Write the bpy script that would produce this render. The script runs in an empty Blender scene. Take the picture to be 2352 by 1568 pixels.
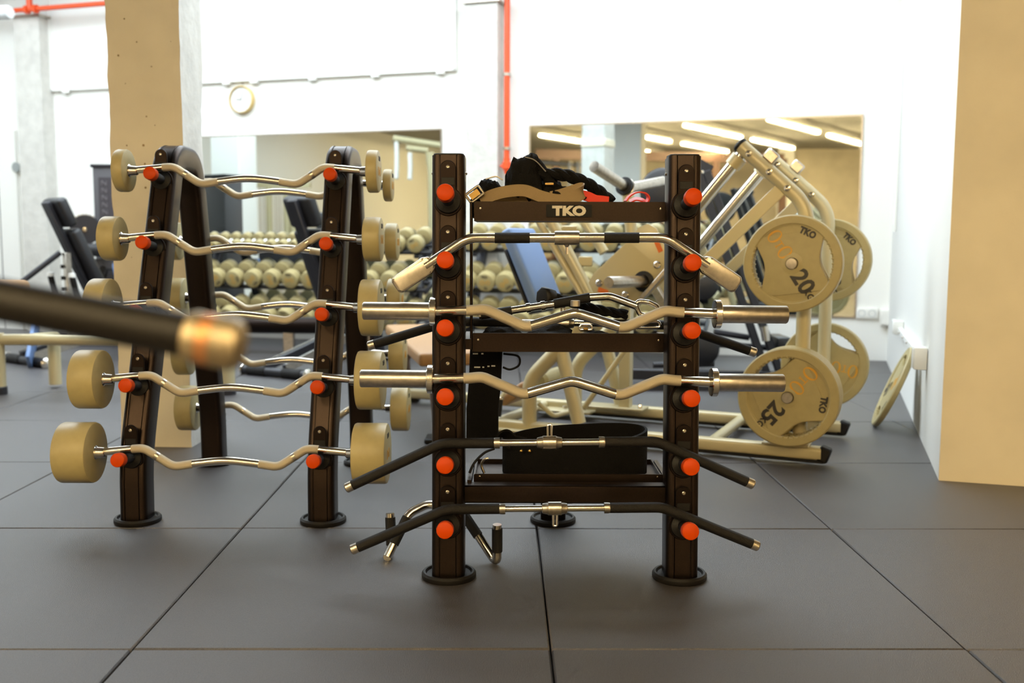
import bpy, bmesh, math, random
from mathutils import Vector as V, Matrix as M4
random.seed(7)
SC = bpy.context.scene
C = SC.collection
R = math.radians
# ------------------------------------------------------------------ camera, world, lights, exposure
F_PX, IMW, IMH = 2287.0, 2352.0, 1568.0
CAM_H, PITCH, ROLL = 0.976, math.atan(235/2287.0), 0.0032
cam = bpy.data.cameras.new('camera'); cam_o = bpy.data.objects.new('camera', cam); C.objects.link(cam_o)
cam.sensor_width = 36.0; cam.lens = 36.0*F_PX/IMW; cam.clip_start = .05
CAM_R = M4.Rotation(math.pi/2-PITCH, 4, 'X') @ M4.Rotation(ROLL, 4, 'Z')
CAM_P = V((0, 0, CAM_H))
cam_o.matrix_world = M4.Translation(CAM_P) @ CAM_R
cam.dof.use_dof = True; cam.dof.focus_distance = 2.85; cam.dof.aperture_fstop = 2.8
SC.camera = cam_o
SC.view_settings.view_transform = 'Standard'; SC.view_settings.look = 'None'
SC.view_settings.gamma = 1.0; SC.view_settings.use_curve_mapping = False
SC.view_settings.exposure = 0.0
SC.cycles.caustics_reflective = False; SC.cycles.caustics_refractive = False
w = bpy.data.worlds.new('world'); SC.world = w; w.use_nodes = True
w.node_tree.nodes['Background'].inputs[0].default_value = (.8, .9, 1, 1)
w.node_tree.nodes['Background'].inputs[1].default_value = .25
TH = R(17.8)                                   # the hall is turned this much against the camera and the floor tiles
AX = V((math.cos(TH), -math.sin(TH), 0))       # along the back wall, to the right
AZ = V((math.sin(TH), math.cos(TH), 0))        # away, square to the back wall
WALL_C = V((0, 9.02, 0))                       # a point of the back wall
CEIL = 3.75

ROOF_POWER, STRIP_POWER = 7.0, 126.0           # brightness of the roof lights (cool daylight) and the ceiling strips (warm)
ROOF_COL, STRIP_COL = (.84, .94, 1.0), (1.0, .755, .39)
def hall(u, v, z=0):                           # hall coordinates: u along the back wall, v from it towards the camera
    return WALL_C + AX*u - AZ*v + V((0, 0, z))
def ray(x, y):                                 # direction through a photo pixel
    return (CAM_R.to_3x3() @ V((x-IMW/2, IMH/2-y, -F_PX))).normalized()
def at(x, y, Y):                               # point seen at a pixel, at a distance Y in front of the camera
    d = ray(x, y); return CAM_P + d*(Y/d.y)
def onfloor(x, y, z=0):
    d = ray(x, y); return CAM_P + d*((z-CAM_H)/d.z)
def onplane(x, y, p, n):
    d = ray(x, y); return CAM_P + d*((p-CAM_P).dot(n)/d.dot(n))
def onwall(x, y, off=0):                       # on the back wall (off = distance in front of it)
    return onplane(x, y, WALL_C-AZ*off, AZ)
def mirrored(x, y, Y):                         # true place of something seen in the mirrors, Y = apparent distance
    p = at(x, y, Y); return p - AZ*(2*(p-WALL_C).dot(AZ))
def uv(p):
    q = p-WALL_C; return q.dot(AX), -q.dot(AZ)
# ------------------------------------------------------------------ mesh helpers
class MB:
    def __init__(s): s.v = []; s.f = []
    def add(s, vs, fs, M=None):
        b = len(s.v)
        s.v += [tuple(M @ V(p)) if M else tuple(p) for p in vs]
        s.f += [tuple(b+i for i in f) for f in fs]
        return s
    def bm(s, bm, M=None):
        bm.verts.index_update()
        s.add([v.co.copy() for v in bm.verts], [[v.index for v in f.verts] for f in bm.faces], M); bm.free(); return s
    def box(s, c, d, M=None, bev=0, seg=1):
        bm = bmesh.new(); bmesh.ops.create_cube(bm, size=1)
        for v in bm.verts: v.co = V((v.co.x*d[0], v.co.y*d[1], v.co.z*d[2]))
        if bev: bmesh.ops.bevel(bm, geom=bm.edges[:], offset=bev, segments=seg, affect='EDGES', profile=.5)
        T = M4.Translation(V(c)); return s.bm(bm, (M @ T) if M else T)
    def beam(s, a, b, w, h, up=V((0, 0, 1)), bev=0, seg=1):        # box from a to b, w across, h along up
        a, b = V(a), V(b); d = b-a; L = d.length; z = d.normalized()
        x = V(up).cross(z)
        if x.length < 1e-4: x = V((1, 0, 0))
        x.normalize(); y = z.cross(x)
        Mx = M4((x, y, z)).transposed().to_4x4(); Mx.translation = (a+b)/2
        return s.box((0, 0, 0), (w, h, L), Mx, bev, seg)
    def tube(s, pts, r, n=12, closed=False, caps=True, prof=None):
        pts = [V(p) for p in pts]; N = len(pts)
        rr = r if isinstance(r, (list, tuple)) else [r]*N
        T = []
        for i in range(N):
            if closed: t = pts[(i+1) % N]-pts[i-1]
            else: t = pts[min(i+1, N-1)]-pts[max(i-1, 0)]
            T.append(t.normalized())
        a = V((0, 0, 1)) if abs(T[0].z) < .9 else V((0, 1, 0))
        x = a.cross(T[0]).normalized(); vs = []; K = len(prof) if prof else n
        for i in range(N):
            if i:
                x = x-T[i]*x.dot(T[i]); x.normalize()
            y = T[i].cross(x)
            for k in range(K):
                if prof: p = x*prof[k][0]+y*prof[k][1]
                else:
                    an = 2*math.pi*k/n; p = (x*math.cos(an)+y*math.sin(an))*rr[i]
                vs.append(pts[i]+p)
        fs = []
        for i in range(N if closed else N-1):
            j = (i+1) % N
            for k in range(K):
                l = (k+1) % K
                fs.append((i*K+k, i*K+l, j*K+l, j*K+k))
        if caps and not closed:
            fs.append(tuple(range(K-1, -1, -1))); fs.append(tuple((N-1)*K+k for k in range(K)))
        return s.add(vs, fs)
    def lathe(s, prof, n=24, M=None):                              # prof = [(radius, z)] about local z
        vs = []; fs = []; ring = []
        for r, z in prof:
            if r < 1e-6: ring.append([len(vs)]); vs.append((0, 0, z))
            else:
                ring.append(list(range(len(vs), len(vs)+n)))
                vs += [(r*math.cos(2*math.pi*k/n), r*math.sin(2*math.pi*k/n), z) for k in range(n)]
        for a, b in zip(ring[:-1], ring[1:]):
            for k in range(n):
                l = (k+1) % n
                if len(a) == 1 and len(b) == 1: continue
                if len(a) == 1: fs.append((a[0], b[l], b[k]))
                elif len(b) == 1: fs.append((a[k], a[l], b[0]))
                else: fs.append((a[k], a[l], b[l], b[k]))
        return s.add(vs, fs, M)
    def prism(s, poly, t, M=None, bev=0, seg=2):                   # polygon in local xy, thickness t along z, centred
        bm = bmesh.new()
        f = bm.faces.new([bm.verts.new((p[0], p[1], -t/2)) for p in poly])
        r = bmesh.ops.extrude_face_region(bm, geom=[f])
        for v in r['geom']:
            if isinstance(v, bmesh.types.BMVert): v.co.z += t
        bmesh.ops.recalc_face_normals(bm, faces=bm.faces[:])
        if bev: bmesh.ops.bevel(bm, geom=bm.edges[:], offset=bev, segments=seg, affect='EDGES', profile=.5)
        return s.bm(bm, M)
    def ball(s, c, rad, M=None, n=16, m=10):
        prof = [(math.sin(math.pi*i/m), -math.cos(math.pi*i/m)) for i in range(m+1)]
        prof[0] = (0, -1); prof[-1] = (0, 1)
        T = M4.Translation(V(c)) @ M4.Diagonal((*rad, 1))
        return s.lathe(prof, n, (M @ T) if M else T)
    def mesh(s, name, mat, smooth=True, angle=38):
        me = bpy.data.meshes.new(name); me.from_pydata(s.v, [], s.f); me.validate()
        bm = bmesh.new(); bm.from_mesh(me); bmesh.ops.recalc_face_normals(bm, faces=bm.faces[:]); bm.to_mesh(me); bm.free()
        if smooth:
            me.polygons.foreach_set('use_smooth', [True]*len(me.polygons)); me.set_sharp_from_angle(angle=R(angle))
        if mat: me.materials.append(mat)
        return me
    def build(s, name, mat, parent=None, smooth=True, angle=38):
        return link(name, s.mesh(name, mat, smooth, angle), parent)
def link(name, data, parent=None, Mx=None):
    o = bpy.data.objects.new(name, data); C.objects.link(o)
    if parent: o.parent = parent
    if Mx is not None: o.matrix_local = Mx
    return o
def empty(name, label, cat, loc=(0, 0, 0), rz=0, group=None, Mx=None):
    o = bpy.data.objects.new(name, None); C.objects.link(o); o.empty_display_size = .1
    o.location = loc; o.rotation_euler = (0, 0, rz)
    if Mx is not None: o.matrix_world = Mx
    return tag(o, label, cat, group)
def tag(o, label, cat, group=None):
    o['label'] = label; o['category'] = cat
    if group: o['group'] = group
    return o
def struct(o, label=None):
    o['kind'] = 'structure'
    if label: o['label'] = label
    return o
def copy_tree(o, parent=None):
    c = o.copy(); C.objects.link(c); c.parent = parent
    for ch in list(o.children): copy_tree(ch, c)
    return c
def recenter(o, p):                            # put the origin of a one-mesh thing at its base point p
    o.data.transform(M4.Translation(-V(p))); o.location = p; return o
def rounded(pts, rad, seg=7, closed=False):                        # polyline with rounded corners
    pts = [V(p) for p in pts]; out = []; N = len(pts)
    rr = rad if isinstance(rad, (list, tuple)) else [rad]*N
    for i, p in enumerate(pts):
        if not closed and i in (0, N-1): out.append(p); continue
        a, b = pts[i-1], pts[(i+1) % N]
        da, db = (a-p), (b-p); la, lb = da.length, db.length; da /= la; db /= lb
        ang = da.angle(db)
        if ang > math.pi-.01 or rr[i] <= 0: out.append(p); continue
        t = min(rr[i]/math.tan(ang/2), la*.48, lb*.48); r = t*math.tan(ang/2)
        bis = (da+db).normalized(); c = p+bis*(r/math.sin(ang/2))
        s0, s1 = p+da*t-c, p+db*t-c; an = s0.angle(s1); ax = s0.cross(s1).normalized()
        for k in range(seg+1):
            out.append(c+(M4.Rotation(an*k/seg, 3, ax) @ s0))
    return out
def rpoly(pts, rad, seg=5):                                        # rounded 2D polygon
    return [(p.x, p.y) for p in rounded([(x, y, 0) for x, y in pts], rad, seg, True)]
def frame(o, x, z):                                                # matrix with given x and z axes
    x = V(x).normalized(); z = (V(z)-x*V(z).dot(x)).normalized(); y = z.cross(x)
    m = M4((x, y, z)).transposed().to_4x4(); m.translation = V(o); return m
def frame_z(o, z, hint=(0, 0, 1)):
    z = V(z).normalized(); x = V(hint).cross(z)
    if x.length < 1e-3: x = V((1, 0, 0))
    return frame(o, x, z)
def dense(pts, step=.006):
    out = [V(pts[0])]
    for a, b in zip(pts[:-1], pts[1:]):
        n = max(1, int((V(b)-V(a)).length/step))
        out += [V(a).lerp(V(b), k/n) for k in range(1, n+1)]
    return out
def smooth_path(P, k=8):                                           # Catmull-Rom through points
    P = [V(p) for p in P]; Q = [P[0]*2-P[1]]+P+[P[-1]*2-P[-2]]; out = []
    for i in range(1, len(Q)-2):
        p0, p1, p2, p3 = Q[i-1:i+3]
        for j in range(k):
            t = j/k
            out.append(.5*((2*p1)+(p2-p0)*t+(2*p0-5*p1+4*p2-p3)*t*t+(3*p1-p0-3*p2+p3)*t**3))
    out.append(P[-1]); return out
def curve_mesh(splines, ext=0, bev=0):                             # filled 2D outlines (holes allowed) -> (verts, faces)
    cu = bpy.data.curves.new('tmp', 'CURVE'); cu.dimensions = '2D'; cu.fill_mode = 'BOTH'; cu.extrude = ext; cu.bevel_depth = bev
    for sp in splines:
        s = cu.splines.new('POLY'); s.points.add(len(sp)-1); s.use_cyclic_u = True
        for i, p in enumerate(sp): s.points[i].co = (p[0], p[1], 0, 1)
    return _cm(cu)
def _cm(cu):
    o = bpy.data.objects.new('tmp', cu); me = bpy.data.meshes.new_from_object(o)
    r = ([v.co.copy() for v in me.vertices], [tuple(p.vertices) for p in me.polygons])
    bpy.data.objects.remove(o); bpy.data.meshes.remove(me); bpy.data.curves.remove(cu); return r
def text_mesh(txt, size, bold=0, shear=0, ext=.0004, width=None, spacing=1):
    cu = bpy.data.curves.new('tmp', 'FONT'); cu.body = txt; cu.size = size; cu.align_x = 'CENTER'; cu.align_y = 'CENTER'
    cu.offset = bold; cu.shear = shear; cu.extrude = ext; cu.resolution_u = 3; cu.space_character = spacing
    vs, fs = _cm(cu)
    xs = [p.x for p in vs]; ys = [p.y for p in vs]; cx, cy = (min(xs)+max(xs))/2, (min(ys)+max(ys))/2
    k = width/(max(xs)-min(xs)) if width else 1
    return [V(((p.x-cx)*k, p.y-cy, p.z)) for p in vs], fs
def ell(cx, cy, rx, ry, n=28): return [(cx+rx*math.cos(2*math.pi*k/n), cy+ry*math.sin(2*math.pi*k/n)) for k in range(n)]
def oto_mesh(size, ext=.0004):                                     # the tall thin O T O lettering on plates and weights
    s = size; sp = []
    for cx in (-.62, .62):
        sp += [ell(cx*s, 0, .36*s, .5*s), ell(cx*s, 0,   .215*s, .43*s)]
    vs, fs = curve_mesh(sp, ext)
    b = MB().add(vs, fs)
    b.box((0, -.08*s, 0), (.085*s, .5*s, ext*2)); b.box((0, .17*s, 0), (.44*s, .06*s, ext*2)); b.box((0, -.31*s, 0), (.2*s, .05*s, ext*2))
    return b.v, b.f
# ------------------------------------------------------------------ materials
def lin(c): return tuple(((x/255)/12.92 if x/255 <= .04045 else ((x/255+.055)/1.055)**2.4) for x in c)+(1,)
def mat(name, col, rough=.5, metal=0, noise=0, nscale=40, bump=0, bscale=200, coat=0, col2=None, spec=.5, aniso=None, detail=3):
    m = bpy.data.materials.new(name); m.use_nodes = True; nt = m.node_tree; b = nt.nodes['Principled BSDF']
    b.inputs['Base Color'].default_value = lin(col); b.inputs['Roughness'].default_value = rough; b.inputs['Metallic'].default_value = metal
    b.inputs['Specular IOR Level'].default_value = spec
    if coat: b.inputs['Coat Weight'].default_value = coat; b.inputs['Coat Roughness'].default_value = .12
    tc = nt.nodes.new('ShaderNodeTexCoord')
    def mapped(): return tc.outputs['Object']
    if noise or col2:
        n = nt.nodes.new('ShaderNodeTexNoise'); n.inputs['Scale'].default_value = nscale; n.inputs['Detail'].default_value = detail
        nt.links.new(mapped(), n.inputs['Vector'])
        mx = nt.nodes.new('ShaderNodeMix'); mx.data_type = 'RGBA'
        c2 = col2 if col2 else tuple(max(0, min(255, x*(1-noise))) for x in col)
        mx.inputs['A'].default_value = lin(col); mx.inputs['B'].default_value = lin(c2)
        rp = nt.nodes.new('ShaderNodeMapRange'); rp.inputs['From Min'].default_value = .38; rp.inputs['From Max'].default_value = .68
        nt.links.new(n.outputs['Fac'], rp.inputs['Value']); nt.links.new(rp.outputs['Result'], mx.inputs['Factor'])
        nt.links.new(mx.outputs['Result'], b.inputs['Base Color'])
    if bump:
        n2 = nt.nodes.new('ShaderNodeTexNoise'); n2.inputs['Scale'].default_value = bscale; n2.inputs['Detail'].default_value = 4
        nt.links.new(mapped(), n2.inputs['Vector'])
        bp = nt.nodes.new('ShaderNodeBump'); bp.inputs['Strength'].default_value = bump; bp.inputs['Distance'].default_value = .004
        nt.links.new(n2.outputs['Fac'], bp.inputs['Height']); nt.links.new(bp.outputs['Normal'], b.inputs['Normal'])
    return m
def emit(name, col, power):
    m = bpy.data.materials.new(name); m.use_nodes = True; nt = m.node_tree; nt.nodes.remove(nt.nodes['Principled BSDF'])
    e = nt.nodes.new('ShaderNodeEmission'); e.inputs[0].default_value = (*col, 1); e.inputs[1].default_value = power
    nt.links.new(e.outputs[0], nt.nodes['Material Output'].inputs[0]); return m
m_white = mat('white_wall_paint', (238, 238, 234), .75, bump=.25, bscale=60)
m_whiterough = mat('rough_white_paint', (212, 211, 206), .8, noise=.06, nscale=9, bump=.9, bscale=28)
m_beige = mat('beige_wall_paint', (240, 229, 206), .75, noise=.05, nscale=3, bump=.5, bscale=16)
m_ceil = mat('grey_ceiling_paint', (176, 174, 168), .85, noise=.06, nscale=4)
m_tile = mat('rubber_tile', (74, 70, 72), .37, col2=(40, 38, 41), nscale=330, bump=.6, bscale=420, spec=.9, detail=5)
m_mirror = mat('mirror_glass', (225, 232, 230), .015, 1)
m_orange = mat('orange_pipe_paint', (228, 82, 34), .4)
m_cap = mat('orange_plastic', (194, 64, 2), .42, spec=.12)
m_rack = mat('bronze_black_powder_coat', (54, 45, 40), .36, 1.0, noise=.08, nscale=300, bump=.06, bscale=900)
m_rackdk = mat('black_powder_coat', (40, 33, 30), .4, 1.0, bump=.1, bscale=900)
m_rubber = mat('black_rubber', (15, 12, 11), .5, bump=.15, bscale=500, spec=.3)
m_grip = mat('ribbed_black_grip', (17, 14, 13), .55, bump=.5, bscale=700, spec=.3)
m_chrome = mat('chrome', (214, 208, 198), .16, 1, bump=.03, bscale=80)
m_satin = mat('satin_steel', (196, 188, 176), .3, 1, noise=.1, nscale=60)
m_knurl = mat('knurled_steel', (204, 192, 168), .5, .8, bump=.5, bscale=1200)
m_head = mat('cream_urethane', (174, 160, 114), .42, noise=.03, nscale=30, bump=.1, bscale=500)
m_cream = mat('cream_powder_coat', (194, 182, 144), .34, .1, bump=.06, bscale=500, coat=.2)
m_printo = mat('orange_print', (212, 158, 52), .5)
m_printk = mat('dark_print', (46, 42, 38), .5)
m_printw = mat('silver_print', (200, 192, 178), .4)
m_vinyl = mat('black_vinyl', (30, 30, 34), .4, bump=.2, bscale=300)
m_blue = mat('blue_grey_and_pad_sheen', (112, 140, 188), .4, bump=.2, bscale=300)  # on the dark back pad, reflected daylight is put into this colour
m_black = mat('black_woven_fabric', (11, 9, 9), .85, bump=.8, bscale=350, spec=.2)
m_khaki = mat('khaki_strap', (140, 118, 84), .7, bump=.5, bscale=600)
m_red = mat('red_rubber_band', (214, 52, 30), .5)
m_plastw = mat('white_plastic', (236, 236, 232), .4)
m_tan = mat('tan_vinyl', (168, 128, 84), .45, bump=.2, bscale=300)
m_dark = mat('dark_frame_paint', (40, 40, 46), .4, .2)
m_clear = mat('clear_plastic_mount', (205, 208, 208), .3)
m_brown = mat('brown_frame_paint', (86, 58, 44), .5)
m_gold = mat('pale_gold_rim', (214, 186, 120), .35, .3)
m_sticker = mat('orange_sticker', (222, 110, 34), .5)
m_brass = mat('brass', (196, 160, 96), .3, 1)
m_capsteel = mat('worn_steel_cap', (176, 160, 132), .5, .9, noise=.15, nscale=40)
m_pilaster = mat('grey_white_rough_paint', (210, 208, 202), .8, noise=.06, nscale=9, bump=.9, bscale=28)
# ------------------------------------------------------------------ the hall
U_R, V_R = 3.2, 4.25                           # right wall, and where it turns into the beige return wall
U_L, V_F = -6.6, 19.0                          # left wall, and the wall behind the camera
U_R2 = 8.0
def wall(name, u0, v0, u1, v1, z0, z1, m, thick=.2, side=1, label=None, sub=0):
    a, b = hall(u0, v0), hall(u1, v1); d = (b-a).normalized(); n = V((-d.y, d.x, 0))*side
    c = (a+b)/2+n*(thick/2)
    bm = MB(); bm.box((0, 0, (z0+z1)/2), ((b-a).length, thick, z1-z0), frame(c, d, (0, 0, 1)))
    return struct(bm.build(name, m, smooth=False), label)
fl = MB(); p = [hall(U_L-.3, -.3), hall(U_R2+.3, -.3), hall(U_R2+.3, V_F+.3), hall(U_L-.3, V_F+.3)]
fl.add([(q.x, q.y, -.03) for q in p]+[(q.x, q.y, -.2) for q in p], [(0, 1, 2, 3), (7, 6, 5, 4)]+[(i, i+4, (i+1) % 4+4, (i+1) % 4) for i in range(4)])
floor = struct(fl.build('floor', m_rubber, smooth=False), 'dark rubber gym floor laid in large square tiles')
tile = MB().box((0, 0, -.015), (.9955, .9955, .03), bev=.004).mesh('tile', m_tile)
ty = R(.45)
for i in range(-13, 10):
    for j in range(-14, 9):
        c = V((.087+.5+i, 3.296+.5+j, 0)); c = V((c.x*math.cos(ty)-(c.y-3.3)*math.sin(ty), 3.3+c.x*math.sin(ty)+(c.y-3.3)*math.cos(ty), random.uniform(-.0008, .0008)))
        u, v = uv(c)
        if u < U_L-.1 or u > U_R2+.1 or v < -.6 or v > V_F+.2 or (u > U_R+.75 and v < V_R-.7): continue
        o = link('tile', tile, floor); o.location = c; o.rotation_euler = (0, 0, ty)
wall('wall_back', U_L-.2, 0, U_R+.2, 0, 0, CEIL, m_white, label='white plastered back wall with mirrors')
wall('wall_right', U_R, 0, U_R, V_R-.02, 0, CEIL, m_white, label='white side wall at the right').matrix_world
wall('wall_return', U_R, V_R, U_R2+.2, V_R, 0, CEIL, m_beige, thick=.02, label='beige wall face at the right edge')
wall('wall_far_right', U_R2, V_R, U_R2, V_F, 0, CEIL, m_beige, label='beige wall out to the right')
wall('wall_behind', U_R2+.2, V_F, U_L-.2, V_F, 0, CEIL, m_beige, label='beige wall behind the camera')
wall('wall_left', U_L, V_F, U_L, 0, 0, CEIL, m_white, label='white wall far left')
ce = MB(); p = [hall(U_L-.3, -.3), hall(U_R2+.3, -.3), hall(U_R2+.3, V_F+.3), hall(U_L-.3, V_F+.3)]
ce.add([(q.x, q.y, CEIL) for q in p]+[(q.x, q.y, CEIL+.2) for q in p], [(0, 1, 2, 3), (7, 6, 5, 4)]+[(i, i+4, (i+1) % 4+4, (i+1) % 4) for i in range(4)])
struct(ce.build('ceiling', m_ceil, smooth=False))
lc = MB(); p = [hall(U_L, 5.2), hall(U_R2, 5.2), hall(U_R2, V_F), hall(U_L, V_F)]
lc.add([(q.x, q.y, 3.25) for q in p]+[(q.x, q.y, CEIL-.001) for q in p], [(0, 1, 2, 3), (7, 6, 5, 4)]+[(i, i+4, (i+1) % 4+4, (i+1) % 4) for i in range(4)])
struct(lc.build('ceiling_low', m_ceil, smooth=False), 'lower grey ceiling over the front of the hall')
# roof lights; the last one is added to brighten the mirrored left wall
m_sky = emit('roof_light_diffuser', ROOF_COL, ROOF_POWER)
for i, (u, v, lx, ly) in enumerate([(-4.4, 2.7, 2.5, 3.7), (-1.55, 2.7, 2.5, 3.7), (1.35, 2.7, 2.7, 3.7), (-4.7, 7.4, 1.0, 1.6)]):
    e = empty('roof_light', ['white framed roof light above the left end of the back wall', 'white framed roof light above the wall clock', 'white framed roof light above the leg press', 'added white framed light panel that brightens the far left wall'][i], 'light', hall(u, v, CEIL if v < 5 else 3.25), -TH, 'roof lights along the back')
    MB().box((0, 0, -.012), (lx, ly, .02)).build('diffuser', m_sky, e, smooth=False)
    fr = MB()
    for s in (-1, 1): fr.box((0, s*(ly/2+.03), -.03), (lx+.12, .06, .06)); fr.box((s*(lx/2+.03), 0, -.03), (.06, ly, .06))
    fr.build('frame', m_plastw, e, smooth=False)
# ceiling strip lights over the front of the hall
m_strip = emit('strip_diffuser', STRIP_COL, STRIP_POWER)
names = ['leftmost', 'second', 'third', 'fourth', 'fifth', 'sixth', 'seventh', 'last']
k = 0
for X in (-6.2, -4.6, -3.0, -1.4, .2, 1.8):
    for Y0, Y1 in ((-6.2, -3.8), (-3.2, -.6)):
        e = empty('strip_light', f'warm white ceiling strip light, {names[k//2]} column, {"rear" if k % 2 == 0 else "front"} one', 'light', (X, (Y0+Y1)/2, 3.06), 0, 'ceiling strip lights')
        L = Y1-Y0
        MB().box((0, 0, .05), (.09, L, .05), bev=.006).build('housing', m_plastw, e)
        MB().box((0, 0, .005), (.075, L-.03, .04), bev=.01).build('diffuser', m_strip, e)
        su = MB()
        for s in (-1, 1): MB().tube([(0, s*L*.4, .07), (0, s*L*.4, 3.25-3.06)], .004, 6).build('suspension_wire', m_satin, e)
        k += 1
# free-standing pillar behind the curl bar rack
pc = onfloor(440.5, 1027); pa = R(2.5)
px_, py_ = V((math.cos(pa), -math.sin(pa), 0)), V((math.sin(pa), math.cos(pa), 0))
PW, PD = .335, .27
def rough_prism(w, d, z1, m, name, jit, amp_face=.004):
    bm = bmesh.new(); nz = 90; ring = []
    nw, nd = 10, 8
    per = [(-w/2+w*i/nw, -d/2) for i in range(nw)]+[(w/2, -d/2+d*i/nd) for i in range(nd)]+[(w/2-w*i/nw, d/2) for i in range(nw)]+[(-w/2, d/2-d*i/nd) for i in range(nd)]
    rnd = random.Random(3); drift = [0]*4
    for k in range(nz+1):
        z = z1*k/nz; row = []
        for c in range(4): drift[c] = drift[c]*.75+rnd.uniform(-jit, jit)
        for i, (x, y) in enumerate(per):
            cor = {0: 0, nw: 1, nw+nd: 2, 2*nw+nd: 3}.get(i)
            j = drift[cor] if cor is not None else rnd.uniform(-amp_face, amp_face)*.35
            row.append(bm.verts.new((x*(1+j/w), y*(1+j/d), z)))
        ring.append(row)
    n = len(per)
    for k in range(nz):
        for i in range(n): bm.faces.new((ring[k][i], ring[k][(i+1) % n], ring[k+1][(i+1) % n], ring[k+1][i]))
    bm.faces.new(ring[-1]); return MB().bm(bm)
b = rough_prism(PW, PD, CEIL, None, 'p', .006)
pm = b.mesh('wall_pillar', m_beige, smooth=False)
pm.materials.append(m_whiterough)
for f in pm.polygons:
    if f.normal.y > -.6 and abs(f.normal.z) < .7: f.material_index = 1
pil = struct(link('wall_pillar', pm), 'square concrete pillar, beige in front and rough white at the side')
pil.matrix_world = frame(pc-px_*(PW/2)+py_*(PD/2), px_, (0, 0, 1))
led = MB().box((0, 0, 0), (PW+.03, PD+.03, .1), bev=.01).build('pillar_collar', m_beige, pil); led.location = (0, 0, 2.19+.05)
pits = MB(); rnd = random.Random(11)
for i in range(26):
    x, z, r_ = rnd.uniform(-.14, .14), rnd.uniform(.5, 2.1), rnd.uniform(.002, .006)
    pits.lathe([(r_, 0), (r_*.6, .0015), (0, .002)], 7, M4.Translation((x, -PD/2-.0022, z)) @ M4.Rotation(math.pi/2, 4, 'X'))
pits.build('paint_pits', mat('pitted_paint', (150, 124, 84), .9), pil)
# pilasters on the back wall
for n_, (x0, x1, ytop, pr) in enumerate([(47, 104, 38, .16), (1070, 1142, 6, .16)]):
    p0, p1 = uv(onwall(x0, 400, pr))[0], uv(onwall(x1, 400, pr))[0]
    zt = onwall((x0+x1)/2, ytop, pr).z
    o = rough_prism(p1-p0, pr, zt, None, 'q', .003).build('wall_pilaster', m_pilaster, smooth=False)
    struct(o, ['rough white pilaster at the left of the back wall', 'rough white pilaster in the middle of the back wall'][n_])
    o.matrix_world = frame(hall((p0+p1)/2, pr/2), AX, (0, 0, 1))
    MB().box((0, 0, zt+.01), (p1-p0+.06, pr+.05, .025), bev=.004).build('steel_cap_plate', m_satin, o)
# mirrors
zt = onwall(1218, 290).z
def mirror(name, x0, x1, label, z0=.35):
    u0, u1 = uv(onwall(x0, 300))[0], uv(onwall(x1, 300))[0]
    e = empty(name, label, 'mirror', hall((u0+u1)/2, .001, z0), -TH)
    MB().box((0, -.006, (zt-z0)/2), (u1-u0, .008, zt-z0)).build('glass', m_mirror, e, smooth=False)
    fr = MB()
    for z in (0, zt-z0): fr.box((0, -.007, z), (u1-u0+.012, .013, .012))
    for s in (-1, 1): fr.box((s*(u1-u0)/2, -.007, (zt-z0)/2), (.012, .013, zt-z0))
    fr.build('edge_trim', m_satin, e, smooth=False)
mirror('wall_mirror', 292, 1014, 'wide wall mirror below the clock, left of the pilaster')
mirror('wall_mirror', 1218, 1980, 'wide wall mirror behind the leg press, right of the pilaster')
# big white panel with clips above the left mirror
u0, u1 = uv(onwall(120, 190))[0], uv(onwall(1050, 160))[0]; zb = onwall(1050, 163).z
e = empty('wall_panel', 'large white framed wall panel with clips along its lower edge', 'panel', hall((u0+u1)/2, .002, zb), -TH)
MB().box((0, -.012, .6), (u1-u0, .02, 1.2)).build('panel_sheet', m_plastw, e, smooth=False)
fr = MB(); fr.box((0, -.02, .012), (u1-u0, .04, .025)); fr.box(((u1-u0)/2-.012, -.02, .6), (.025, .04, 1.2)); fr.box((-(u1-u0)/2+.012, -.02, .6), (.025, .04, 1.2))
fr.build('panel_frame', m_plastw, e, smooth=False)
for x in (156, 270, 525, 588, 722, 866, 1015):
    c = MB().box((0, 0, 0), (.075, .05, .03), bev=.004).build('clip', m_plastw, e); c.location = (uv(onwall(x, 180))[0]-(u0+u1)/2, -.03, -.012)
# clock
cc = onwall(555, 229, .03); cr = .131
e = empty('wall_clock', 'round white wall clock with a pale gold rim', 'clock', cc+AZ*.028, -TH)
Mc = M4.Rotation(math.pi/2, 4, 'X')
MB().lathe([(0, 0), (cr, 0), (cr, .05), (cr-.008, .055), (cr-.012, .05), (cr-.012, .04)], 40, Mc).build('rim', m_gold, e)
MB().lathe([(cr-.012, .036), (0, .037)], 40, Mc).build('dial', m_plastw, e)
t = MB()
for k in range(12):
    a = R(30*k); t.box((math.sin(a)*.1, -.0385, math.cos(a)*.1), (.004 if k % 3 else .006, .002, .016), None)
t.build('hour_marks', m_clear, e)
for a, L, w_, nm in ((R(-87), .062, .007, 'hour_hand'), (R(17), .092, .005, 'minute_hand')):
    h = MB().box((0, 0, L*.42), (w_, .002, L)).build(nm, m_dark, e); h.rotation_euler = (0, a, 0); h.location = (0, -.042, 0)
MB().tube([(0, -.005, cr), (-.006, -.005, cr+.16)], .004, 6).build('hanging_wire', m_satin, e)
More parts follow.
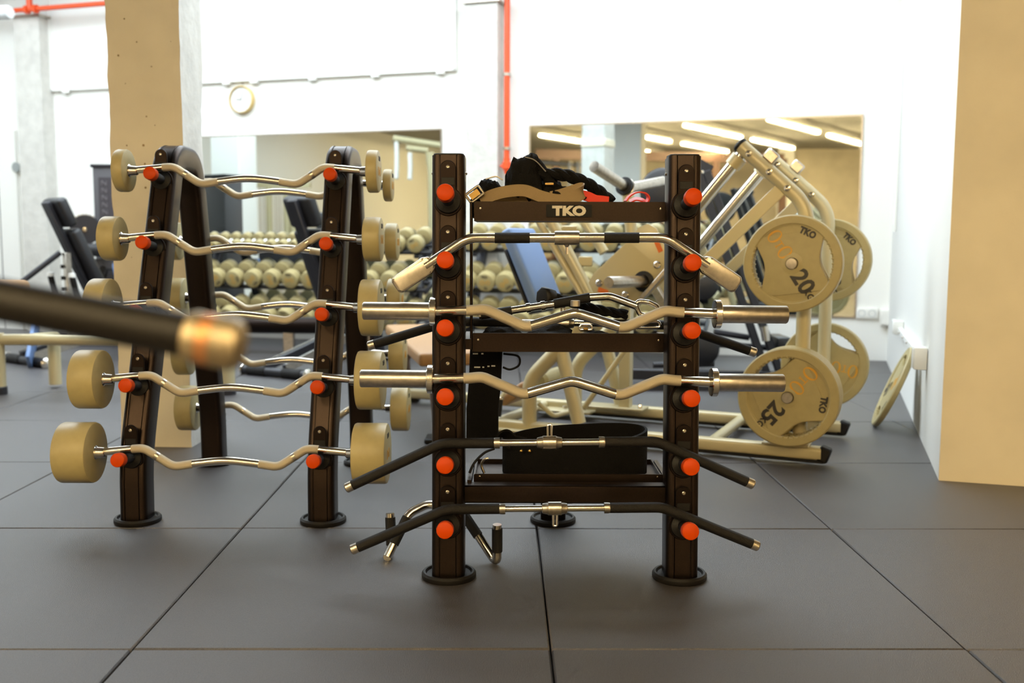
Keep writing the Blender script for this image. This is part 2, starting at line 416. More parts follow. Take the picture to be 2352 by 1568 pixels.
# red sprinkler pipes
def pipe(pts, r, label, clamps, cat='pipe'):
    P = rounded(pts, .05)
    e = empty('sprinkler_pipe', label, cat, pts[0]); o = -V(pts[0])
    MB().tube([p+o for p in P], r, 14).build('tube', m_orange, e)
    for c, d in clamps:
        cl = MB(); cl.lathe([(r, -.012), (r+.008, -.012), (r+.008, .012), (r, .012)], 16, frame_z(c+o, d)); cl.beam(c+o, c+o+AZ*.1, .015, .015)
        cl.build('clamp', m_satin, e)
    return e, o
pt, pb = onwall(1162, -60, .12), onwall(1164, 376, .12)
pt = V((pb.x, pb.y, pt.z))
e, o = pipe([pt, pb], .026, 'vertical orange-red sprinkler pipe beside the middle pilaster', [(V((pb.x, pb.y, onwall(1163, y, .12).z)), (0, 0, 1)) for y in (171, 341)])
MB().lathe([(.02, -.09), (.03, -.05), (.042, -.045), (.042, .01), (.03, .02), (.03, .05)], 16, M4.Translation(pb+o)).tube([pb+o+V((-.06, 0, -.02)), pb+o+V((.06, 0, -.02))], .012, 8).build('end_valve', m_orange, e)
a, b_ = onwall(-40, 30, .25), onwall(300, 3, .25)
b_ = onplane(330, 1, a, AZ)
e, o = pipe([a, b_], .024, 'horizontal orange-red sprinkler pipe crossing the top left of the wall', [])
j = onplane(68, 20, a, AZ)
jt = MB()
for x in (62, 82): 
    q = onplane(x, 20, a, AZ); q = a+(b_-a)*((q-a).dot(b_-a)/(b_-a).length_squared)
    jt.lathe([(.024, -.018), (.042, -.018), (.042, .018), (.024, .018)], 16, frame_z(q+o, b_-a))
jt.tube([j+o, j+o+V((0, 0, .14))], .03, 12); jt.build('tee_joint', m_orange, e)
# sockets, junction box and cable trunking
p = onwall(1991, 719)
e = empty('wall_socket', 'double white wall socket near the right corner', 'socket', p, -TH)
MB().box((0, -.012, 0), (.165, .024, .085), bev=.005, seg=2).build('plate', m_plastw, e)
for s in (-1, 1): MB().lathe([(0, .018), (.02, .018), (.024, .026), (.03, .026)], 18, M4.Translation((s*.04, 0, 0)) @ Mc).build('socket_well', m_clear, e)
p = onwall(2033, 728); e = empty('junction_box', 'white junction box in the back right corner', 'box', p, -TH)
MB().box((0, -.03, 0), (.08, .06, .13), bev=.006, seg=2).build('housing', m_plastw, e)
MB().box((0, -.062, 0), (.066, .006, .11), bev=.004).build('lid', m_plastw, e)
RN = AX
WR = hall(U_R, 0)
def onright(x, y, off=.02): return onplane(x, y, WR-AX*off, AX)
q0, q1 = onright(2052, 738), onright(2112, 815)
e = empty('cable_trunking', 'white sloping cable trunking on the right wall', 'trunking', q0)
MB().beam((0, 0, 0), q1-q0, .03, .035, bev=.003).build('duct', m_plastw, e)
sc = MB()
for k in range(1, 7): sc.ball((q1-q0)*(k/7)-AX*.018, (.006, .006, .006), n=8, m=6)
sc.build('screw_heads', m_satin, e)
for x, y, s, nm in ((2114, 822, .085, 'white junction box above the leaning plate on the right wall'), (2064, 752, .07, 'small white junction box further along the right wall')):
    c = onright(x, y, .03)
    e = empty('junction_box', nm, 'box', c+AX*.028)
    Mx = M4.Rotation(-TH, 4, 'Z')
    MB().box((-.03, 0, 0), (.06, s, s*1.25), Mx, bev=.006, seg=2).build('housing', m_plastw, e)
    MB().box((-.062, 0, 0), (.006, s*.85, s*1.1), Mx, bev=.003).build('lid', m_plastw, e)
vp = onright(2072, 115); MB_ = MB().tube([(0, 0, 0), (0, 0, -1.3)], .012, 10).build('conduit', m_plastw)
MB_.location = vp; tag(MB_, 'thin white vertical conduit on the right wall', 'conduit')
# door with a round grey plate at the far left
ud = uv(onwall(44, 400))[0]
d = MB().box((0, -.02, 1.05), (.7, .04, 2.1)).build('door_1', m_plastw, smooth=False); struct(d, 'white door at the left edge of the back wall')
d.matrix_world = frame(hall(ud-.16, .001), AX, (0, 0, 1)) @ M4.Translation((-.19, 0, 0))
k1 = onwall(38, 384, .045); g = MB().lathe([(0, 0), (.055, 0), (.055, .012), (0, .014)], 8, Mc).build('door_plate', mat('grey_plate', (150, 156, 156), .5), d)
g.matrix_world = frame(k1, AX, (0, 0, 1))
sl = MB().box((0, -.022, 1.05), (.006, .045, 2.1)).build('door_gap', m_dark, d); sl.matrix_world = frame(hall(uv(onwall(3, 400))[0], .001), AX, (0, 0, 1))
# ------------------------------------------------------------------ storage racks
ORD = ['first', 'second', 'third', 'fourth', 'fifth', 'sixth', 'seventh', 'eighth', 'ninth', 'tenth', 'eleventh', 'twelfth', 'thirteenth', 'fourteenth', 'fifteenth', 'sixteenth', 'seventeenth', 'eighteenth', 'nineteenth', 'twentieth', 'twenty-first', 'twenty-second']
def post_profile(w=.093, d=.1):
    h, e = w/2, d/2
    base = rpoly([(-h, -e), (h, -e), (h, e), (-h, e)], .02, 4)
    out = []
    fy = -e
    # front face with two shallow grooves either side of a sunk middle panel
    front = [(-.030, fy), (-.028, fy+.0045), (-.024, fy+.0045), (-.022, fy+.0015), (.022, fy+.0015), (.024, fy+.0045), (.028, fy+.0045), (.030, fy)]
    ins = False
    for p in base:
        out.append(p)
    # insert the groove points on the front edge
    i0 = max(range(len(out)), key=lambda i: (abs(out[i][1]-fy) < 1e-6 and out[i][0] < 0, -abs(out[i][0]+h-.02)))
    res = out[:i0+1]+front+out[i0+1:]
    return res
PROF = post_profile()
foot_mesh = MB().lathe([(0, 0), (.076, 0), (.079, .004), (.079, .014), (.074, .02), (.068, .02), (.064, .013), (0, .013)], 36).mesh('foot_disc', m_rubber)
def keyhole():
    pts = []
    for k in range(13): a = R(180*k/12); pts.append((.0225*math.cos(a), .092+.0225*math.sin(a)))
    a0 = math.asin(.0225/.041)
    lo = math.pi/2+a0; hi = 2*math.pi+math.pi/2-a0
    for k in range(25):
        a = lo+(hi-lo)*k/24; pts.append((.041*math.cos(a), .041*math.sin(a)))
    return pts
MK = M4.Rotation(math.pi/2, 4, 'X')               # local z -> -y (towards the camera)
bracket_mesh = MB().prism(keyhole(), .008, MK @ M4.Translation((0, 0, .002)), .0018, 1).mesh('peg_bracket', m_rackdk)
slot_mesh = MB().box((0, -.0065, .056), (.037, .002, .022), bev=.0008).mesh('slot', m_rubber)
screw_mesh = MB().lathe([(.0055, 0), (.0055, .003), (.003, .0045), (0, .004)], 10, MK @ M4.Translation((0, .096, .005))).mesh('screw', m_satin)
TILT = R(9)
Mp = M4.Rotation(-TILT, 4, 'X') @ MK              # peg axis: forward and slightly up
peg_mesh = MB().lathe([(.036, .004), (.034, .012), (.024, .016), (.0175, .02), (.0175, .088), (0, .088)], 24, Mp).mesh('peg', m_rubber)
ring_mesh = MB().lathe([(.0165, .086), (.0168, .104), (0, .104)], 20, Mp).mesh('steel_neck', m_chrome)
cap_mesh = MB().lathe([(.0235, .1), (.0238, .104), (.0238, .124), (.0225, .1285), (.019, .1305), (0, .1308)], 28, Mp).mesh('end_cap', m_cap)
def add_peg(root, base, flip=False):              # base = point on the front (or back) face of a post, in the root's frame
    Mx = M4.Translation(base) @ (M4.Rotation(math.pi, 4, 'Z') if flip else M4.Identity(4))
    b = link('peg_bracket', bracket_mesh, root, Mx); link('screw', screw_mesh, b); link('slot', slot_mesh, b)
    g = link('peg', peg_mesh, root, Mx)
    if not flip: link('steel_neck', ring_mesh, g); link('end_cap', cap_mesh, g)
# ---- the attachment rack in front
BL, BR_ = onfloor(1031, 1325), onfloor(1560, 1326)
YA = (BL.y+BR_.y)/2; LEAN = .085; HA = at(1040, 358, YA+LEAN).z
def yA(z): return YA+LEAN*z/HA
rackA = empty('attachment_rack', 'dark bronze storage rack with orange-capped pegs, holding cable bars and trays', 'rack', (0, YA, 0))
oA = V((0, -YA, 0))
pegsA = []
for X, xs, lab in ((BL.x, (1036, 1034, 1031, 1032, 1031, 1031), 'left'), (BR_.x, (1590, 1592, 1594, 1592, 1590, 1586), 'right')):
    P = [V((X, 0, .01)), V((X, 0, .05)), V((X, LEAN*.5, HA*.5)), V((X, LEAN, HA-.004))]
    MB().tube(P, 0, prof=PROF).build('post', m_rack, rackA, angle=30)
    f = link('foot_disc', foot_mesh, rackA); f.location = (X, 0, 0)
    MB().prism(rpoly([(-.043, -.046), (.043, -.046), (.043, .046), (-.043, .046)], .02), .008, M4.Translation((X, LEAN, HA)), .002).build('post_cap', m_rubber, rackA)
    ys = (438, 593, 749, 907, 1064, 1213) if lab == 'left' else (446, 597, 753, 909, 1066, 1214)
    for y in ys:
        z = at(1036, y, yA(.6)-.17).z
        z = at(1036, y, yA(z)-.17).z-.024
        add_peg(rackA, V((X, yA(z)-YA-.05, z))); pegsA.append((X, z))
    sb = MB()
    for s in (-1, 1): sb.lathe([(.004, 0), (.004, .004), (0, .005)], 8, M4.Translation((X+s*.0465, LEAN, HA-.05)) @ M4.Rotation(s*math.pi/2, 4, 'Y'))
    sb.build('side_bolt', m_satin, rackA)
zl = at(1300, 1129, YA+.03).z
MB().beam((BL.x+.04, .02, zl), (BR_.x-.04, .02, zl), .05, .052, bev=.004).build('crossbeam', m_rack, rackA)
rf = onfloor(1270, 1197)
cx_ = rf.x
MB().tube(rounded([(cx_, .03, zl-.01), (cx_, rf.y-YA-.02, zl-.01), (cx_, rf.y-YA, .012)], .09), 0, prof=rpoly([(-.043, -.025), (.043, -.025), (.043, .025), (-.043, .025)], .012, 3)).build('rear_leg', m_rack, rackA)
f = link('foot_disc', foot_mesh, rackA); f.location = (cx_, rf.y-YA, 0)
# trays
XL, XR = at(1089, 485, YA+.1).x, at(1531, 485, YA+.1).x
def tray(y0, y1, yy, depth, lipback, xl=XL, xr=XR):
    z1, z0 = at(1300, y0, YA+yy).z, at(1300, y1, YA+yy).z
    b = MB(); w_ = xr-xl; cx = (xl+xr)/2; t = .004
    b.prism(rpoly([(-w_/2, -(z1-z0)/2), (w_/2, -(z1-z0)/2), (w_/2, (z1-z0)/2), (-w_/2, (z1-z0)/2)], .006), t, M4.Translation((cx, yy, (z0+z1)/2)) @ MK)
    b.box((cx, yy+depth/2, z0+t), (w_-.004, depth, t)); b.box((cx, yy+depth, z0+lipback/2), (w_, t, lipback))
    for s in (-1, 1): b.box((cx+s*(w_/2-t/2), yy+depth/2, z0+lipback*.5), (t, depth, lipback))
    o = b.build('tray', m_rack, rackA)
    rv = MB()
    for s in (-1, 1): rv.lathe([(.003, 0), (.003, .0015), (0, .002)], 8, M4.Translation((cx+s*(w_/2-.018), yy-t/2, (z0+z1)/2+.008)) @ MK)
    rv.build('rivet', m_chrome, o)
    return o, z0+2*t, cx, z1
T1, zT1, cT, zL1 = tray(463, 508, .1, .22, .012)
T2, zT2, _, zL2 = tray(765, 808, .09, .24, .015, XL-.006, XR)
T3, zT3, _, zL3 = tray(1088, 1112, .075, .25, .02, at(1088, 1100, YA+.075).x, at(1524, 1100, YA+.075).x)
pl = MB().prism(rpoly([(-.066, -.018), (.066, -.018), (.066, .018), (-.066, .018)], .003), .003, M4.Translation((at(1307, 485, YA+.095).x, .0955, at(1307, 484, YA+.095).z)) @ MK).build('logo_plate', mat('black_badge', (9, 8, 8), .5, spec=.2), T1)
vs, fs = text_mesh('TKO', .036, .0022, .0, .0006, .098, .98)
lt = MB().add(vs, fs, MK @ M4.Translation((at(1307, 485, YA+.095).x, at(1307, 484, YA+.095).z, -.0925))).build('logo_letters', m_printw, T1, smooth=False)
lt['label'] = 'silver TKO lettering'
for X, s in ((XL-.008, 1), (XR+.006, -1)):         # upright flats that carry the trays behind the posts
    za = zL1-.002
    MB().beam((X, .1, zL2-.05), (X, .1, za), .008, .034, up=V((0, 1, 0)), bev=.002).build('tray_bracket', m_rack, rackA)
    MB().beam((X, .1, zL1-.03), (X, .28, zL1-.03), .006, .03).build('tray_bracket', m_rack, rackA)
    MB().beam((X-s*.012, .06, zL2-.03), (X-s*.012, .3, zL2-.03), .024, .03).build('tray_bracket', m_rack, rackA)
    MB().beam((X-s*.004, .03, zL3-.02), (X-s*.004, .3, zL3-.02), .012, .024).build('tray_bracket', m_rack, rackA)
# ---- bars
def path_between(D, a, b): return [p for p in D if a <= p.x <= b]
def ez_olympic(name, label, cx, cy, tilt_px, cap_dark=False, roll=0):
    Yb = yA(at(cx, cy, YA).z)-.05-.055
    c = at(cx, cy, Yb)
    e = empty(name, label, 'barbell', c, group='olympic curl bars on the attachment rack')
    e.rotation_euler = (R(roll), tilt_px, 0)
    half = [(-.40, 0, .0), (-.285, 0, .004), (-.25, 0, .008), (-.135, 0, -.042), (0, 0, .0)]
    P = half+[(-x, y, z) for x, y, z in half[-2::-1]]
    D = dense(rounded(P, [0, .1, .05, .05, .05, .05, .05, .1, 0]), .006)
    MB().tube(D, .0145, 14).build('shaft', m_chrome, e)
    for a, b in ((-.305, -.12), (.12, .305)): MB().tube(path_between(D, a, b), .0152, 14).build('knurled_grip', m_knurl, e)
    for s in (-1, 1):
        Ms = frame_z((0, 0, 0), (s, 0, 0))
        MB().lathe([(0, .395), (.025, .395), (.025, .585), (.023, .588), (0, .588)], 26, Ms).build('sleeve', m_satin, e)
        MB().lathe([(.015, .385), (.038, .385), (.04, .387), (.04, .401), (.038, .403), (.025, .403)], 26, Ms).build('collar', m_chrome, e)
    return e, D
e, D = ez_olympic('olympic_curl_bar', 'chrome olympic curl bar resting level with the middle tray', 1321, 718, .006)
MB().lathe([(.006, -.008), (.013, -.008), (.013, .008), (.006, .008)], 14, M4.Translation((0, 0, .026))).build('centre_ring', m_satin, e)
e, D = ez_olympic('olympic_curl_bar', 'chrome olympic curl bar on the fourth pegs, below the middle tray', 1314, 874, .008, roll=8)
m_tape = m_grip
def lat_bar(label, cx, cy, ends, drop, flat, mode, tilt=0, Yoff=-.105, up=1, Yb=None, name='lat_bar'):
    Yb = Yb if Yb is not None else yA(at(cx, cy, YA).z)+Yoff
    c = at(cx, cy, Yb)
    e = empty(name, label, 'cable bar', c, group='wide cable bars on the attachment rack'); e.rotation_euler = (0, tilt, 0)
    P = [(-ends, 0, -drop), (-flat, 0, 0), (flat, 0, 0), (ends, 0, -drop)]
    D = dense(rounded(P, .09, 8), .006); r = .0135
    if mode == 'chrome':
        MB().tube(D, r, 14).build('shaft', m_chrome, e)
        for a, b in ((-.205, -.1), (.1, .205)): MB().tube(path_between(D, a, b), r+.0015, 14).build('grip_tape', m_grip, e)
        for s in (-1, 1):
            dr = V((s*(ends-flat), 0, -drop)).normalized(); p0 = V((s*ends, 0, -drop))-dr*.01
            Mx = frame(p0+dr*.05, dr, (0, -1, 0))
            o = rpoly([(-.066, -.016), (-.045, -.026), (.062, -.026), (.062, .026), (-.045, .026), (-.066, .016)], .014)
            MB().prism(o, .02, Mx, .006, 2).build('paddle_end', m_satin, e)
        MB().lathe([(r, -.034), (.019, -.034), (.02, -.03), (.02, .03), (.019, .034), (r, .034)], 18, frame_z((0, 0, 0), (1, 0, 0))).build('swivel_collar', m_satin, e)
        MB().tube([(0, 0, -.015), (0, 0, -.045)], .004, 8).lathe([(.012, -.012), (.004, -.026)], 10, M4.Translation((0, 0, 0))).build('swivel_eye', m_chrome, e)
    else:
        MB().tube(path_between(D, -.17, .17), .0095, 14).build('shaft', m_chrome, e)
        for s in (-1, 1):
            d2 = [p for p in D if p.x*s > .145]
            MB().tube(d2, .0145, 14).build('rubber_grip', m_grip, e)
            MB().lathe([(.0145, -.004), (.0155, 0), (.0155, .012), (.012, .012)], 14, frame_z((s*.15, 0, 0), (-s, 0, 0))).build('ferrule', m_satin, e)
            dr = V((s*(ends-flat), 0, -drop)).normalized()
            MB().lathe([(.0147, -.004), (.0147, .014), (.012, .017), (0, .0175)], 14, frame_z((s*ends, 0, -drop), dr)).build('end_cap', m_satin, e)
        MB().lathe([(.0095, -.036), (.014, -.034), (.017, -.02), (.019, -.018), (.019, .018), (.017, .02), (.014, .034), (.0095, .036)], 16, frame_z((0, 0, 0), (1, 0, 0))).build('swivel_collar', m_satin, e)
        MB().tube(rounded([(-.004, 0, up*.012), (-.004, 0, up*.05), (.006, 0, up*.05), (.006, 0, up*.012)], .004, 4), .0035, 8).build('swivel_eye', m_chrome, e)
    return e
lat_bar('chrome wide cable bar with two black grip tapes and flat paddle ends', 1302, 546, .392, .078, .275, 'chrome', -.005)
lat_bar('black rubber wide cable bar on the fifth pegs, eye pointing up', 1262, 1016, .555, .118, .3, 'black', -.012, up=1)
lat_bar('black rubber wide cable bar on the lowest pegs, swivel eye hanging down', 1274, 1167, .555, .108, .3, 'black', -.012, up=-1)
# ---- the curl bar rack
FL, FR = onfloor(318, 1196), onfloor(742, 1199); RL = onfloor(497, 1064)
XB = (FL.x, FR.x); YB0 = (FL.y+FR.y)/2; YB1 = RL.y
topB = at(410, 336, 3.9).z
rackB = empty('curl_bar_rack', 'dark bronze arched storage rack filled with fixed curl bars', 'rack', ((XB[0]+XB[1])/2, (YB0+YB1)/2, 0))
oB = -rackB.location
YF_TOP, YR_TOP = 3.755, 4.06
ctrl = [V((0, YB0, .008)), V((0, YB0+.005, .22)), V((0, YF_TOP, topB-.17)), V((0, YF_TOP+.045, topB-.05)), V((0, YR_TOP-.045, topB-.05)), V((0, YR_TOP, topB-.17)), V((0, YB1-.005, .22)), V((0, YB1, .008))]
cpath = rounded(ctrl, [0, .9, .3, .16, .16, .3, .9, 0], 8)
def yBf(z):
    for a, b in zip(cpath[:-1], cpath[1:]):
        if a.z <= z <= b.z and b.z > a.z: return a.y+(b.y-a.y)*(z-a.z)/(b.z-a.z)
    return YF_TOP
def yBr(z):
    for a, b in zip(cpath[::-1][:-1], cpath[::-1][1:]):
        if a.z <= z <= b.z and b.z > a.z: return a.y+(b.y-a.y)*(z-a.z)/(b.z-a.z)
    return YR_TOP
PROFB = PROF
bar_z = []
for i, X in enumerate(XB):
    MB().tube([V((X, p.y, p.z))+oB for p in cpath], 0, prof=PROFB).build('arch_frame', m_rack, rackB, angle=30)
    for Y in (YB0, YB1):
        f = link('foot_disc', foot_mesh, rackB); f.location = V((X, Y, 0))+oB
    px_list = [(360, 395), (347, 553), (330, 712), (316, 881), (296, 1052)] if i == 0 else [(758, 397), (750, 556), (744, 718), (736, 885), (727, 1055)]
    for k, (x, y) in enumerate(px_list):
        z = at(x, y, 3.4).z; z = at(x, y, yBf(z)-.17).z; z = at(x, y, yBf(z)-.17).z-.024
        add_peg(rackB, V((X, yBf(z)-.05, z))+oB)
        if i == 0: bar_z.append(z)
rear_z = []
for k, y in enumerate((430, 560, 690, 818, 943)):
    z = at(600, y-12, 4.3).z; z = at(600, y-12, yBr(z)+.11).z
    rear_z.append(z)
    for X in XB: add_peg(rackB, V((X, yBr(z-.05)+.05, z-.06))+oB, flip=True)
zb_ = .16
MB().beam(V((XB[0]+.04, YB1-.02, zb_+.45))+oB, V((XB[1]-.04, YB1-.02, zb_+.45))+oB, .05, .06, bev=.006).build('crossbeam', m_rack, rackB) if False else None
def curl_bar(label, cx, Y, z, hd, ht, front=True, half=.432):
    e = empty('curl_bar', label, 'barbell', (cx, Y, z), group='fixed curl bars on the arched rack')
    h = [(-half, 0, -.012), (-.31, 0, .0), (-.272, 0, .003), (-.175, 0, -.06), (-.1, 0, -.048), (0, 0, -.036)]
    P = h+[(-x, y, q) for x, y, q in h[-2::-1]]
    D = dense(rounded(P, [0, .15, .06, .055, .25, .4, .25, .055, .06, .15, 0], 8), .006)
    MB().tube(D, .0135, 14).build('shaft', m_chrome, e)
    for a, b in ((-.315, -.105), (.105, .315)): MB().tube(path_between(D, a, b), .0143, 14).build('knurled_grip', m_knurl, e)
    for s in (-1, 1):
        t = MB().tube(path_between(D, *sorted((s*.222, s*.236))), .0148, 14).build('band_mark', m_satin, e)
        r = hd/2; Mh = frame_z((s*half, 0, -.012), (s, 0, 0)); c = .008
        MB().lathe([(0, 0), (r-c, 0), (r-c*.3, c*.3), (r, c), (r, ht-c), (r-c*.3, ht-c*.3), (r-c, ht), (0, ht)], 44, Mh).build('weight_head', m_head, e)
        MB().lathe([(.0135, -.03), (.017, -.026), (.019, -.006), (.024, 0)], 16, Mh).build('hub', m_chrome, e)
        Mf = frame((s*(half+ht+.0004), 0, -.012), (0, -s if False else s, 0), (s, 0, 0))
        vs, fs = oto_mesh(.034); MB().add(vs, fs, Mf @ M4.Translation((0, .0, 0))).build('orange_logo', m_printo, e, smooth=False)
        vs, fs = text_mesh('TKO', .022, .001, ext=.0004); MB().add(vs, fs, Mf @ M4.Translation((0, r*.6, 0))).build('maker_mark', m_printk, e, smooth=False)
    return e
cxB = -.957
spec = [(.153, .042), (.157, .062), (.197, .07), (.2, .088), (.203, .112)]
wordf = ['top', 'second', 'third', 'fourth', 'lowest']
for k in range(5):
    z = bar_z[k]; Y = yBf(z)-.05-.06
    curl_bar(f'fixed curl bar with cream end weights on the {wordf[k]} front pegs', cxB, Y, z+.0435, *spec[k])
specr = [(.132, .036), (.157, .05), (.17, .06), (.185, .066), (.198, .075)]
for k in range(5):
    z = rear_z[k]; curl_bar(f'fixed curl bar with cream end weights on the {wordf[k]} rear pegs', cxB-.005, yBr(z)+.05+.06, z, *specr[k])
# ------------------------------------------------------------------ weight plates
def crescent(c, h, ro, ri, n=14):
    o = [(ro*math.cos(c-h+2*h*k/n), ro*math.sin(c-h+2*h*k/n)) for k in range(n+1)]
    i = []
    for k in range(1, n):
        t = 1-2*k/n; r = ri+(ro-ri)*abs(t)**2.2; a = c+h*t; i.append((r*math.cos(a), r*math.sin(a)))
    return o+i
PLATE = {}
def plate_meshes(rad, kg, marks=True):
    key = (rad, kg)
    if key in PLATE: return PLATE[key]
    t = .03; Rr = rad; L = []
    h1, h2, r1, r2 = R(65), R(245), R(155), R(335)
    holes = [crescent(a, R(33), .80*Rr, .56*Rr) for a in (h1, h2)]
    vs, fs = curve_mesh([ell(0, 0, .84*Rr, .84*Rr, 64), ell(0, 0, .0265, .0265, 24)]+holes, .006)
    L.append(('web', MB().add(vs, fs).mesh('web', m_head, angle=30)))
    rec = [crescent(a, R(40), .79*Rr, .62*Rr) for a in (r1, r2)]
    hol2 = [crescent(a, R(35), .805*Rr, .545*Rr) for a in (h1, h2)]
    vs, fs = curve_mesh([ell(0, 0, .815*Rr, .815*Rr, 64), ell(0, 0, .028, .028, 24)]+rec+hol2, .0095, .0012)
    L.append(('raised_panel', MB().add(vs, fs).mesh('raised_panel', m_head, angle=30)))
    q = t/2
    L.append(('rim', MB().lathe([(.805*Rr, -q*.75), (.83*Rr, -q), (.975*Rr, -q), (Rr, -q+.005), (Rr, q-.005), (.975*Rr, q), (.83*Rr, q), (.805*Rr, q*.75), (.805*Rr, -q*.75)], 72).mesh('rim', m_head, angle=30)))
    L.append(('hub', MB().lathe([(.0262, -.013), (.034, -.013), (.046, -.0105), (.046, .0105), (.034, .013), (.0262, .013), (.0262, -.013)], 32).mesh('hub', m_head, angle=30)))
    g = MB()
    for c in (h1, h2):
        for k in range(9):
            a = c+R(-30+60*k/8); g.box((0, 0, 0), (.012, .007, t+.002), M4.Rotation(a, 4, 'Z') @ M4.Translation((.815*Rr, 0, 0)), bev=.002)
    gm = g.mesh('grip_ribs', m_head); L.append(('grip_ribs', gm))
    if marks:
        z = .0112
        def put(nm, vf, m, x, y, rot=0):
            L.append((nm, MB().add(vf[0], vf[1], M4.Rotation(rot, 4, 'Z') @ M4.Translation((x, y, z))).mesh(nm, m, smooth=False)))
        put('orange_logo', oto_mesh(.066*Rr/.21, .0006), m_printo, -.098*Rr/.21, 0)
        a = R(122)
        L.append(('maker_mark', MB().add(*text_mesh('TKO', .038, .0022, ext=.0006, width=.072), M4.Translation((.70*Rr*math.cos(a), .70*Rr*math.sin(a), z)) @ M4.Rotation(a-math.pi/2, 4, 'Z')).mesh('maker_mark', m_printk, smooth=False)))
        put('weight_number', text_mesh(str(kg), .098, .0032, ext=.0006), m_printk, .092*Rr/.21, 0)
        put('unit_mark', text_mesh('KG', .038, .0014, ext=.0006), m_printk, .152*Rr/.21, -.008)
    PLATE[key] = L; return L
def plate(label, c, axis, rot, rad, kg, group=None):
    z = V(axis).normalized(); x = V((0, 0, 1)).cross(z)
    Mx = frame(c, x, z) @ M4.Rotation(rot, 4, 'Z')
    e = empty('weight_plate', label, 'weight plate', group=group, Mx=Mx)
    for nm, me in plate_meshes(rad, kg): link(nm, me, e)
    return e
# ------------------------------------------------------------------ cream leg press
PH = R(25)
LU, LW = V((math.cos(PH), -math.sin(PH), 0)), V((math.sin(PH), math.cos(PH), 0))
LO = onfloor(1892, 1070)
press = empty('leg_press', 'cream framed leg press machine with chrome guide rods and plate horns', 'gym machine', LO)
def lp(x, y, off=0): return onplane(x, y, LO+LW*off, LW)-LO
def loc(u, off, z): return LU*u+LW*off+V((0, 0, z))
def tubep(nm, pts, r, m=None, bend=.1, n=16): return MB().tube(rounded(pts, bend), r, n).build(nm, m or m_cream, press)
OFFS = (0, .68)
for off in OFFS:
    MB().tube([loc(-.01, off, .055), loc(-1.72, off, .055)], 0, prof=rpoly([(-.032, -.028), (.032, -.028), (.032, .028), (-.032, .028)], .014, 3)).build('base_rail', m_cream, press)
    c = MB(); c.box((0, 0, 0), (.05, .068, .06), frame(loc(.0, off, .052), LU+V((0, 0, -.35)), LW), bev=.008); c.build('end_foot', m_rubber, press)
    MB().box((0, 0, 0), (1.7, .05, .012), frame(loc(-.85, off, .02), LU, (0, 0, 1)) ).build('rubber_runner', m_rubber, press)
    MB().box((0, 0, 0), (.2, .1, .012), frame(loc(-.16, off, .088), LU, (0, 0, 1)), bev=.003).build('mount_plate', m_cream, press)
    for du in (-.08, -.24):
        MB().lathe([(.013, 0), (.013, .008), (.008, .016), (0, .016)], 6, M4.Translation(loc(du, off, .094))).build('bolt', m_chrome, press)
# uprights that bend over into the top tubes
b0, b1, b2, b3 = lp(1836, 1030), lp(1846, 560), lp(1850, 470), lp(1702, 335)
b1 = V((b0.x, b0.y, b1.z)); b2 = V((b0.x, b0.y, lp(1846, 472).z))
for off in OFFS:
    d = LW*off
    P = rounded([b0+d, b2+d, b3+d], .18, 10)
    MB().tube(P, .031, 18).build('upright', m_cream, press)
    ax = (b3-b2).normalized()
    MB().lathe([(0, -.002), (.033, -.002), (.033, .01), (.028, .016), (0, .018)], 18, frame_z(b3+d, ax)).build('tube_cap', m_rubber, press)
    for t in (.28, .55, .86):
        p = b2.lerp(b3, t)+d-LW*.03
        MB().lathe([(.014, 0), (.014, .006), (.006, .008), (0, .005)], 12, frame_z(p, -LW)).build('bolt', m_chrome, press)
    pb_ = b2.lerp(b3, .7)+d+V((.04, -.02, .03))
    MB().box((0, 0, 0), (.06, .05, .03), frame(pb_, ax, LW), bev=.006).build('stop_block', m_satin, press)
# guide rods
r0, r1 = lp(1706, 352, .02), lp(1478, 628, .02)
for off in (.02, .62):
    d = LW*(off-.02)
    MB().tube([r0+d, r1+d], .027, 18).build('guide_rod', m_chrome, press)
    MB().lathe([(.027, 0), (.036, 0), (.036, .05), (.027, .05)], 18, frame_z(r0+d+(r1-r0).normalized()*.02, r1-r0)).build('rod_collar', m_cream, press)
q0, q1 = lp(1792, 436, -.01), lp(1560, 662, -.01)
for off in (0, .7):
    d = LW*off
    MB().beam(q0+d, q1+d, .012, .058, up=LW.cross(q1-q0).normalized() if False else (q1-q0).cross(LW).normalized(), bev=.003).build('brace_bar', m_cream, press)
# carriage
poly = [(1352, 648), (1366, 626), (1443, 553), (1468, 522), (1488, 513), (1508, 524), (1538, 590), (1552, 612), (1536, 634), (1468, 700), (1372, 690)]
for off in (-.03, .7):
    P = [lp(x, y, -.03) for x, y in poly]
    c0 = sum(P, V())/len(P)
    p2 = [((p-c0).dot(LU), (p-c0).z) for p in P]
    MB().prism(rpoly(p2, .018, 4), .012, frame(c0+LW*(off+.03), LU, -LW), .002).build('carriage_plate', m_cream, press)
for x, y in ((1377, 650), (1437, 677), (1510, 608)):
    MB().lathe([(.017, 0), (.017, .008), (.012, .012), (.006, .012), (.005, .006), (0, .006)], 16, frame_z(lp(x, y, -.037), -LW)).build('bolt', m_chrome, press)
for (xa, ya), (xb, yb), rot in (((1505, 548), (1518, 578), 0), ((1374, 664), (1396, 672), 0)):
    a, b_ = lp(xa, ya, -.038), lp(xb, yb, -.038)
    MB().beam(a, b_, .004, .022, up=(b_-a).cross(LW)).build('warning_sticker', m_sticker, press)
hb = lp(1480, 646, -.036)
MB().lathe([(0, 0), (.045, 0), (.048, .008), (.048, .014), (.03, .02)], 22, frame_z(hb, -LW)).build('horn_flange', m_rubber, press)
